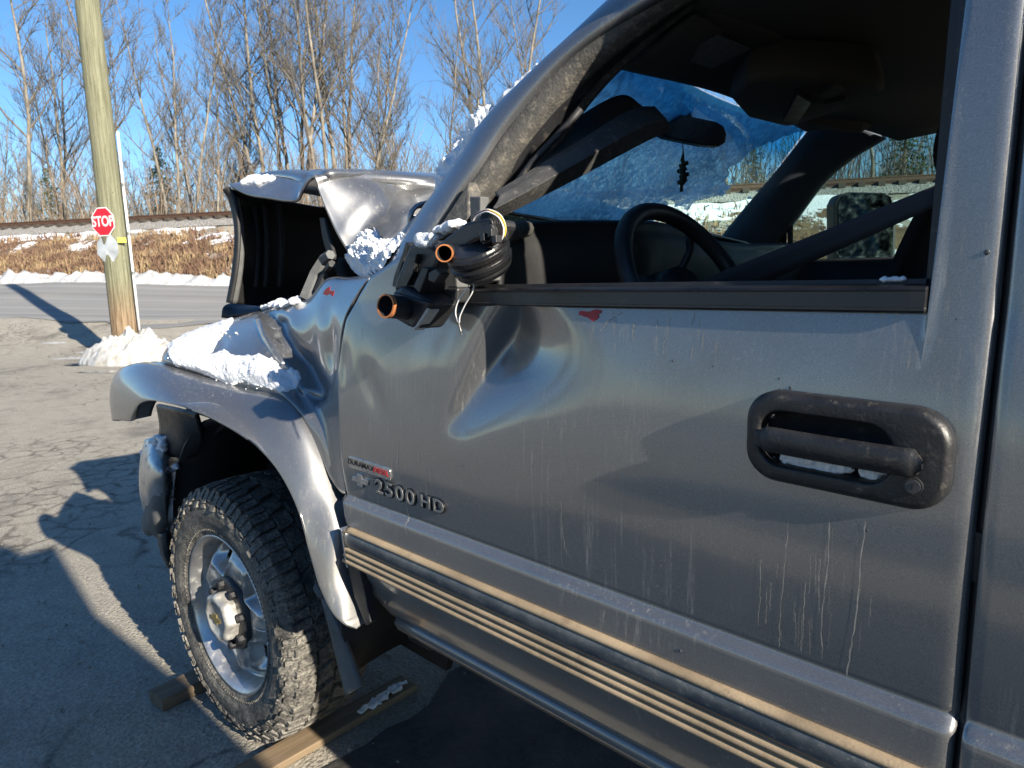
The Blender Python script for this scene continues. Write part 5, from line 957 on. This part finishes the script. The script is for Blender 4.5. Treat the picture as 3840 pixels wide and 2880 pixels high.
# ---- snow lying on the wreck: each patch its own thing
def on_fender(x, y):                        # nearest fender point to a photo position
    k = np.argmin(((FPX-np.array([x, y]))**2).sum(1)); return FGf[k]
FGf = FG.reshape(-1, 3); FPX = pix(FGf)
def scatter(poly, n, fn, sd=1, jit=0.004, lift=0.002):
    r1 = np.random.default_rng(sd); xs_, ys_ = [p[0] for p in poly], [p[1] for p in poly]; out = []
    while len(out) < n:
        x, y = r1.uniform(min(xs_), max(xs_)), r1.uniform(min(ys_), max(ys_))
        if inside(x, y, poly): out.append(np.array(fn(x, y))+np.array([r1.normal(0, jit), r1.normal(0, jit)-lift, abs(r1.normal(0, jit))+lift]))
    return out
def crust(G, poly, h0, name, label, up=(0, -.55, .83), fall=16, mat=None, gate=None):
    n, m = G.shape[:2]; P = G.reshape(-1, 3); px_ = pix(P); ins = np.array([inside(x+7*fbm((x*.05, y*.05, 1), 1, 4), y+7*fbm((x*.05, y*.05, 7), 1, 4), poly) for x, y in px_])
    if gate is not None: ins &= gate(P)
    d = np.abs(seg_d(px_, poly+[poly[0]])); th = np.where(ins, h0*np.clip(d/fall, 0, 1)**.6, 0.0)
    nz = np.array([.62+.55*fbm(p, 26, 5)+.30*fbm(p, 90, 3) if i else 0 for p, i in zip(P, ins)]); th = th*np.clip(nz, .05, 1.6)+np.where(ins, .0012, -.004)
    Q = P+np.array(up)*th[:, None]; mb = MB().grid(Q.reshape(G.shape)); mb.f = [f for f in mb.f if any(ins[v] for v in f)]
    used = sorted({v for f in mb.f for v in f}); ix = {v: i for i, v in enumerate(used)}; mb.v = [mb.v[v] for v in used]; mb.f = [tuple(ix[v] for v in f) for f in mb.f]
    return tag(mb.build(name, mat or SNOW, None, True), label, 'snow')
pf = [(362, 762), (372, 738), (400, 720), (450, 704), (512, 680), (500, 700), (470, 740), (452, 768), (470, 762), (486, 752), (500, 766), (540, 772), (570, 766), (600, 785), (616, 800), (650, 800), (652, 820), (640, 840), (620, 848), (580, 838), (560, 832), (510, 826), (455, 836), (440, 842), (432, 836), (420, 812), (400, 798), (366, 780)]
fine_rows = [cr(FG[:, j], 330) for j in range(FG.shape[1])]; FG2 = np.array([cr(r, 230) for r in np.array(fine_rows).transpose(1, 0, 2)])
crust(FG2, pf, .013, 'snow_patch', 'crusty snow patch draped over the buckled front fender')
snow_lump('snow_crumbs', scatter([(440, 700), (520, 690), (500, 770), (655, 795), (660, 850), (600, 850), (430, 850), (360, 770)], 60, on_fender, 33, .002, .002), .0035, 'loose snow crumbs scattered around the fender snow patch', .002, amp=.001)
on_hood = lambda x, y: HGf[np.argmin(((HPX-np.array([x, y]))**2).sum(1)+np.where(HGf[:, 1] > .75, 1e4, 0))]
HGf = HG.reshape(-1, 3); HPX = pix(HGf)
CG = net([[at(738, 580, .19), at(765, 540, .20), at(785, 505, .24), at(800, 480, .27)], [at(762, 600, .12), at(795, 565, .12), at(820, 525, .15), at(845, 490, .17)], [at(790, 612, .05), at(828, 580, .05), at(860, 540, .06), at(895, 495, .08)]], 150, 150)
crust(CG, [(746, 566), (765, 540), (785, 508), (808, 498), (824, 520), (850, 520), (878, 502), (880, 512), (858, 548), (826, 584), (795, 602), (772, 590)], .034, 'snow_patch', 'snow packed into the corner between hood, fender and windshield pillar', up=(.15, -.75, .65), fall=18)
snow_lump('snow_patch', scatter([(522, 400), (540, 390), (590, 388), (600, 392), (560, 401)], 200, on_hood, 9, .004), .011, 'small snow patch on the front corner of the raised hood', .005)
snow_lump('snow_patch', scatter([(566, 668), (580, 658), (600, 654), (610, 650), (628, 660), (650, 648), (646, 656), (612, 664)], 140, on_fender, 10, .004), .009, 'thin snow line along the top edge of the fender', .0042)
def on_pillar(x, y): return atG(x, y, .048)
PG = net([[atG(x-34, y-24, .07), atG(x-14, y-10, .055), atG(x+4, y+3, .045), atG(x+16, y+12, .04)] for x, y in OUT[2:8]], 190, 60)
crust(PG, [(940, 425), (942, 395), (960, 350), (985, 312), (1040, 245), (1072, 226), (1064, 250), (1014, 316), (966, 392)], .024, 'snow_patch', 'snow ridge along the outer edge of the windshield pillar', up=(-.2, -.45, .85), fall=12)
snow_lump('snow_patch', scatter([(1080, 228), (1130, 180), (1180, 142), (1186, 146), (1130, 190), (1086, 232)], 120, on_pillar, 13, .003), .007, 'thin frost line high on the windshield pillar', .0045)
snow_lump('snow_patch', scatter([(942, 500), (966, 494), (1002, 484), (1000, 490), (972, 504), (952, 506)], 70, lambda x, y: at(x, y, -.055), 14, .003), .007, 'snow scrap on top of the broken mirror arm', .0035)
snow_lump('snow_patch', scatter([(902, 518), (920, 514), (940, 514), (944, 524), (934, 536), (910, 534)], 70, lambda x, y: at(x, y, -.058), 15, .003), .007, 'snow clump on the broken mirror bracket', .0035)
snow_lump('snow_patch', scatter([(1690, 972), (1700, 984), (1790, 996), (1838, 1006), (1836, 1024), (1780, 1034), (1730, 1022), (1700, 1004)], 300, lambda x, y: at(x, y, hy+.004), 16, .0016), .0042, 'snow clump lying in the door handle recess', .0018, amp=.0012)
snow_lump('snow_patch', scatter([(1866, 1016), (1910, 1014), (1912, 1026), (1890, 1040), (1866, 1034)], 120, lambda x, y: at(x, y, hy+.004), 17, .0014), .0038, 'smaller snow clump at the rear of the handle recess', .0018, amp=.0012)
snow_lump('snow_patch', scatter([(1900, 608), (1962, 608), (1950, 611), (1910, 611)], 60, lambda x, y: at(x, y, .055), 18, .0012), .0022, 'sliver of snow on the window sill', .0013, amp=.0008)
snow_lump('snow_patch', scatter([(312, 985), (318, 962), (345, 945), (388, 958), (398, 975), (380, 990), (386, 1012), (372, 1030), (372, 1080), (350, 1105), (352, 1060), (352, 1010), (335, 1010), (320, 1010)], 360, lambda x, y: at(x, y, .02+.16*(x > 360)*(y < 1010)*.4), 19, .006), .011, 'snow heaped on the torn bumper end', .005)
# ---- planks
def plankmat(name, a, b):
    t = NT(name); g = t.noise(1, 6, .7, stretch=(60, 3, 60)); t.set(col=t.mix(t.ramp(g, .3, .7), a, b), rough=.85); t.bump(g, .4, .003); return t.m
PLA, PLB = plankmat('wet_lumber', (.10, .072, .045), (.21, .155, .10)), plankmat('old_board', (.12, .085, .05), (.27, .195, .12))
def plank(p0, p1, wdt, th, name, mat, label):
    p0, p1 = np.array(p0), np.array(p1); d = nrm(p1-p0); n = np.array([d[1], -d[0], 0]); L = np.linalg.norm(p1-p0); c = (p0+p1)/2+np.array([0, 0, th/2+.002])
    return tag(MB().box(c, (L, wdt, th), np.stack([d, n, [0, 0, 1]], 1)).build(name, mat, None, bevel=.003), label, 'plank')
pa0, pa1 = atZ(338, 1528, .0), atZ(440, 1478, .0); da_ = nrm(pa1-pa0)
plank(pa0+da_*.0, pa0+da_*.62, .090, .040, 'wooden_plank', PLA, 'short thick wet plank lying in front of the wheel')
pb0, pb1 = atZ(560, 1668, 0), atZ(884, 1482, 0); db_ = nrm(pb1-pb0)
plank(pb0-db_*.12, pb1, .085, .022, 'wooden_plank', PLB, 'long thin board wedged behind the wheel under the truck')
snow_lump('snow_patch', scatter([(770, 1545), (800, 1520), (850, 1482), (884, 1470), (870, 1486), (800, 1536)], 160, lambda x, y: atZ(x, y, .026), 22, .004), .006, 'snow dusting on the far end of the long board', .004)
# ---- the van whose shadow falls across the foreground
VB = thing('cargo_van', (6.2, -1.42, 0), 'white high-roof cargo van parked behind the photographer, casting the foreground shadow', 'van')
VW = plain('van_white', (.62, .62, .60), .35, var=.05); sec = [(-.30, .35), (-.28, .9), (-.32, 1.4), (-.345, 1.75), (-.62, 2.60), (-.80, 2.68)]; sec = sec+[(-2.84-y, z) for y, z in sec[::-1]]
MB().prism([(3.6, y, z) for y, z in sec], (4.4, 0, 0)).build('body', VW, VB, bevel=.04)
MB().prism([(8.0, y, z) for y, z in sec if z < 1.3]+[], (.9, 0, -.05)).build('nose', VW, VB, bevel=.05)
for y in (-.9, -1.94):
    MB().box((3.592, y, 1.55), (.02, .9, 1.9)).build('rear_door', VW, VB, bevel=.01); MB().box((3.58, y, 2.0), (.012, .6, .55)).build('rear_window', SHINY, VB, bevel=.01)
for y in (-.40, -2.44): MB().box((3.585, y, 1.2), (.03, .12, .5)).build('tail_lamp', RED, VB, bevel=.01)
MB().box((3.56, -1.42, .48), (.12, 2.0, .2)).build('bumper', BLACK, VB, bevel=.02)
for x in (4.6, 7.9):
    for y in (-.42, -2.42): w_ = MB().tube([(x, y-.11, .35), (x, y+.11, .35)], .35, 32).build('wheel', TYRE, VB, bevel=.03); MB().tube([(x, y-.112, .35), (x, y+.112, .35)], .2, 24).build('rim', STEEL, w_)

# ---- unseen trees added across the yard to darken the horizon in the door's reflection
for i in range(16):
    o = thing('bare_tree', (-46+i*4.2+random.uniform(-1, 1), -30+random.uniform(-6, 4), 0), 'unseen bare tree added across the yard to darken the driver door reflection', 'tree', 'unseen trees added for the door reflection'); k = random.uniform(.5, .75); o.scale = (k, k, k); o.rotation_euler.z = random.uniform(0, 6.28)
    for m in TM[(1, 2, 3)[i % 3]]: c = bpy.data.objects.new(m.name.split('.')[0], m); COL.objects.link(c); c.parent = o

# ---- grit on the pavement (nobody could count it)
gm = MB(); r1 = np.random.default_rng(77); OCT = np.array([(1, 0, 0), (-1, 0, 0), (0, 1, 0), (0, -1, 0), (0, 0, 1), (0, 0, -.6)], float); OF = [(0, 2, 4), (2, 1, 4), (1, 3, 4), (3, 0, 4), (2, 0, 5), (1, 2, 5), (3, 1, 5), (0, 3, 5)]
for i in range(9000):
    x = -4.2+5.2*r1.random()**.7; y = r1.uniform(-1.1, 1.0) if x > -1.5 else r1.uniform(-1.4, 1.6); k = r1.uniform(.0012, .0042)*(1 if r1.random() < .96 else 2.3); a = r1.uniform(0, 6.28); c, q = math.cos(a), math.sin(a); M = np.array([[c, -q, 0], [q, c, 0], [0, 0, .7]])*k*r1.uniform(.7, 1.3, (3, 1))
    gm.add(OCT@M.T+np.array([x, y, k*.3+.0005]), OF)
GRM = plain('grit_stones', (.26, .235, .19), .9, var=.6, scale=60, bmp=0)
tag(gm.build('pavement_grit', GRM), 'loose grit and small stones strewn over the pavement', 'grit', kind='stuff')
# ---- meltwater beads on the door
DROP = NT('water_bead'); DROP.set(col=(.05, .055, .06), rough=.04); 
for x, y, rr_ in ((1690, 842, .0022), (1712, 836, .0020), (1674, 852, .0018), (1688, 816, .0014), (2132, 545, .0026), (1880, 1140, .0014), (1458, 778, .0016), (1010, 1003, .0018), (2066, 690, .0012), (1480, 1398, .0022), (1545, 790, .0012), (1975, 880, .0014)):
    p = atP(x, y, (0, 1, -.0697), (0, 0, ZC)); p[1] = bd(p[0], p[2]) if p[2] < ZB else float(gy(p[2])); bm = bmesh.new(); bmesh.ops.create_icosphere(bm, subdivisions=2, radius=1, matrix=Matrix.Translation(Vector(p)) @ Matrix.Diagonal((rr_, rr_*.6, rr_*1.1, 1))); me = bpy.data.meshes.new('water_bead'); bm.to_mesh(me); bm.free(); mk('water_bead', me, DROP.m, door, True)
# ---- dried drip runs and scratches
DRY = plain('dried_salt', (.36, .335, .285), .9, var=.2, scale=200, bmp=0); r1 = random.Random(8)
def run_on_door(pts, wd, name='salt_run'):
    P = cr([(x, y, 0) for x, y in pts], 26); mb = MB(); V = []
    for k, (x, y, _) in enumerate(P):
        j = r1.uniform(-1, 1)*1.6; w_ = wd*r1.uniform(.3, 1.2)*(1 if 0 < k < 25 else .2)
        for sgn in (-1, 1): p = atP(x+j+sgn*w_, y, (0, 1, -.0697), (0, 0, ZC)); V.append((p[0], float(ydoor(p[0], p[2]))-.0006, p[2]))
    mb.add(V, [(2*k, 2*k+1, 2*k+3, 2*k+2) for k in range(25)]); sp(mb, name, DRY)
for pts, wd in (([(1878, 1120), (1868, 1190), (1858, 1300), (1840, 1400), (1830, 1460)], 1.8), ([(1800, 1110), (1796, 1200), (1780, 1330), (1778, 1420)], 1.5), ([(1710, 1110), (1704, 1200), (1690, 1320), (1684, 1400)], 1.1), ([(1650, 1200), (1646, 1290), (1640, 1350)], .8), ([(1745, 1250), (1738, 1350), (1732, 1410)], 1.0), ([(1350, 672), (1320, 690), (1300, 715)], 1.0), ([(1480, 672), (1500, 680), (1495, 700)], .8), ([(1390, 668), (1420, 672), (1450, 666)], .8), ([(1220, 1075), (1222, 1160), (1228, 1200)], .7), ([(880, 1080), (884, 1120), (890, 1150)], .7)): run_on_door(pts, wd)

for k in range(46):
    if k < 26: x, y, L_ = r1.uniform(1655, 1905), r1.uniform(1120, 1360), r1.uniform(20, 110)
    elif k < 36: x, y, L_ = r1.uniform(800, 1010), r1.uniform(930, 1060), r1.uniform(15, 70)
    else: x, y, L_ = r1.uniform(1230, 1560), r1.uniform(675, 760), r1.uniform(12, 50)
    d_ = r1.uniform(-.12, .02); run_on_door([(x, y), (x+d_*L_*.5, y+L_*.5), (x+d_*L_, y+L_)], r1.uniform(.35, .9))

# ---- a second van beside the first, added unseen to darken the door's lower reflection
V2 = thing('cargo_van', (7.4, -4.6, 0), 'second white cargo van, added unseen beyond the first to darken the lower door reflection', 'van', 'vans parked behind the photographer'); VB['group'] = 'vans parked behind the photographer'
for c in list(VB.children):
    k = c.copy(); COL.objects.link(k); k.parent = V2; k.matrix_parent_inverse = world_of(VB).inverted()
    for g in c.children: q = g.copy(); COL.objects.link(q); q.parent = k; q.matrix_parent_inverse = g.matrix_parent_inverse.copy()
# ---- what is left in the engine bay
part(MB().box((.02, .52, 1.22), (.22, .26, .16)).box((.05, .52, 1.31), (.16, .2, .03)), 'air_box', BLACK, bevel=.015)
part(MB().tube(cr([(.12, .36, 1.20), (.05, .40, 1.32), (-.06, .46, 1.34), (-.16, .60, 1.26)], 20), .026, 12), 'intake_hose', RUBBER, smooth=True)
part(MB().tube(cr([(.30, .34, 1.18), (.18, .38, 1.27), (.02, .36, 1.24), (-.14, .40, 1.15)], 20), .009, 8), 'wiring_loom', BLACK, smooth=True)
part(MB().tube(cr([(-.12, .33, 1.22), (-.10, .5, 1.27), (-.12, .8, 1.28)], 12), .012, 8), 'support_bar', STEEL, smooth=True)
for k in range(12): part(MB().box((-.17, .42+.05*k, 1.22), (.02, .006, .2)), 'radiator_fin', STEEL)

DARKASPH = NT('dark_asphalt'); DARKASPH.set(col=DARKASPH.mix(DARKASPH.ramp(DARKASPH.noise(40, 5, .7), .35, .65), (.022, .021, .020), (.065, .06, .054)), rough=DARKASPH.ramp(DARKASPH.noise(5, 4), .35, .65, .5, .85)); DARKASPH.bump(DARKASPH.noise(220, 4), .4, .003)
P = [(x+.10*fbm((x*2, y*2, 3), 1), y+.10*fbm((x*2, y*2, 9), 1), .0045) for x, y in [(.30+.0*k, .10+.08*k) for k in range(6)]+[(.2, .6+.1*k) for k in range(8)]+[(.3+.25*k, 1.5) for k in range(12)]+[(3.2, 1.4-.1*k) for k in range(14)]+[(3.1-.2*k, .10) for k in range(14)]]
tag(MB().add(P, [tuple(range(len(P)))]).build('dark_pavement', DARKASPH.m), kind='structure')  # darker sheet of pavement spread under the truck
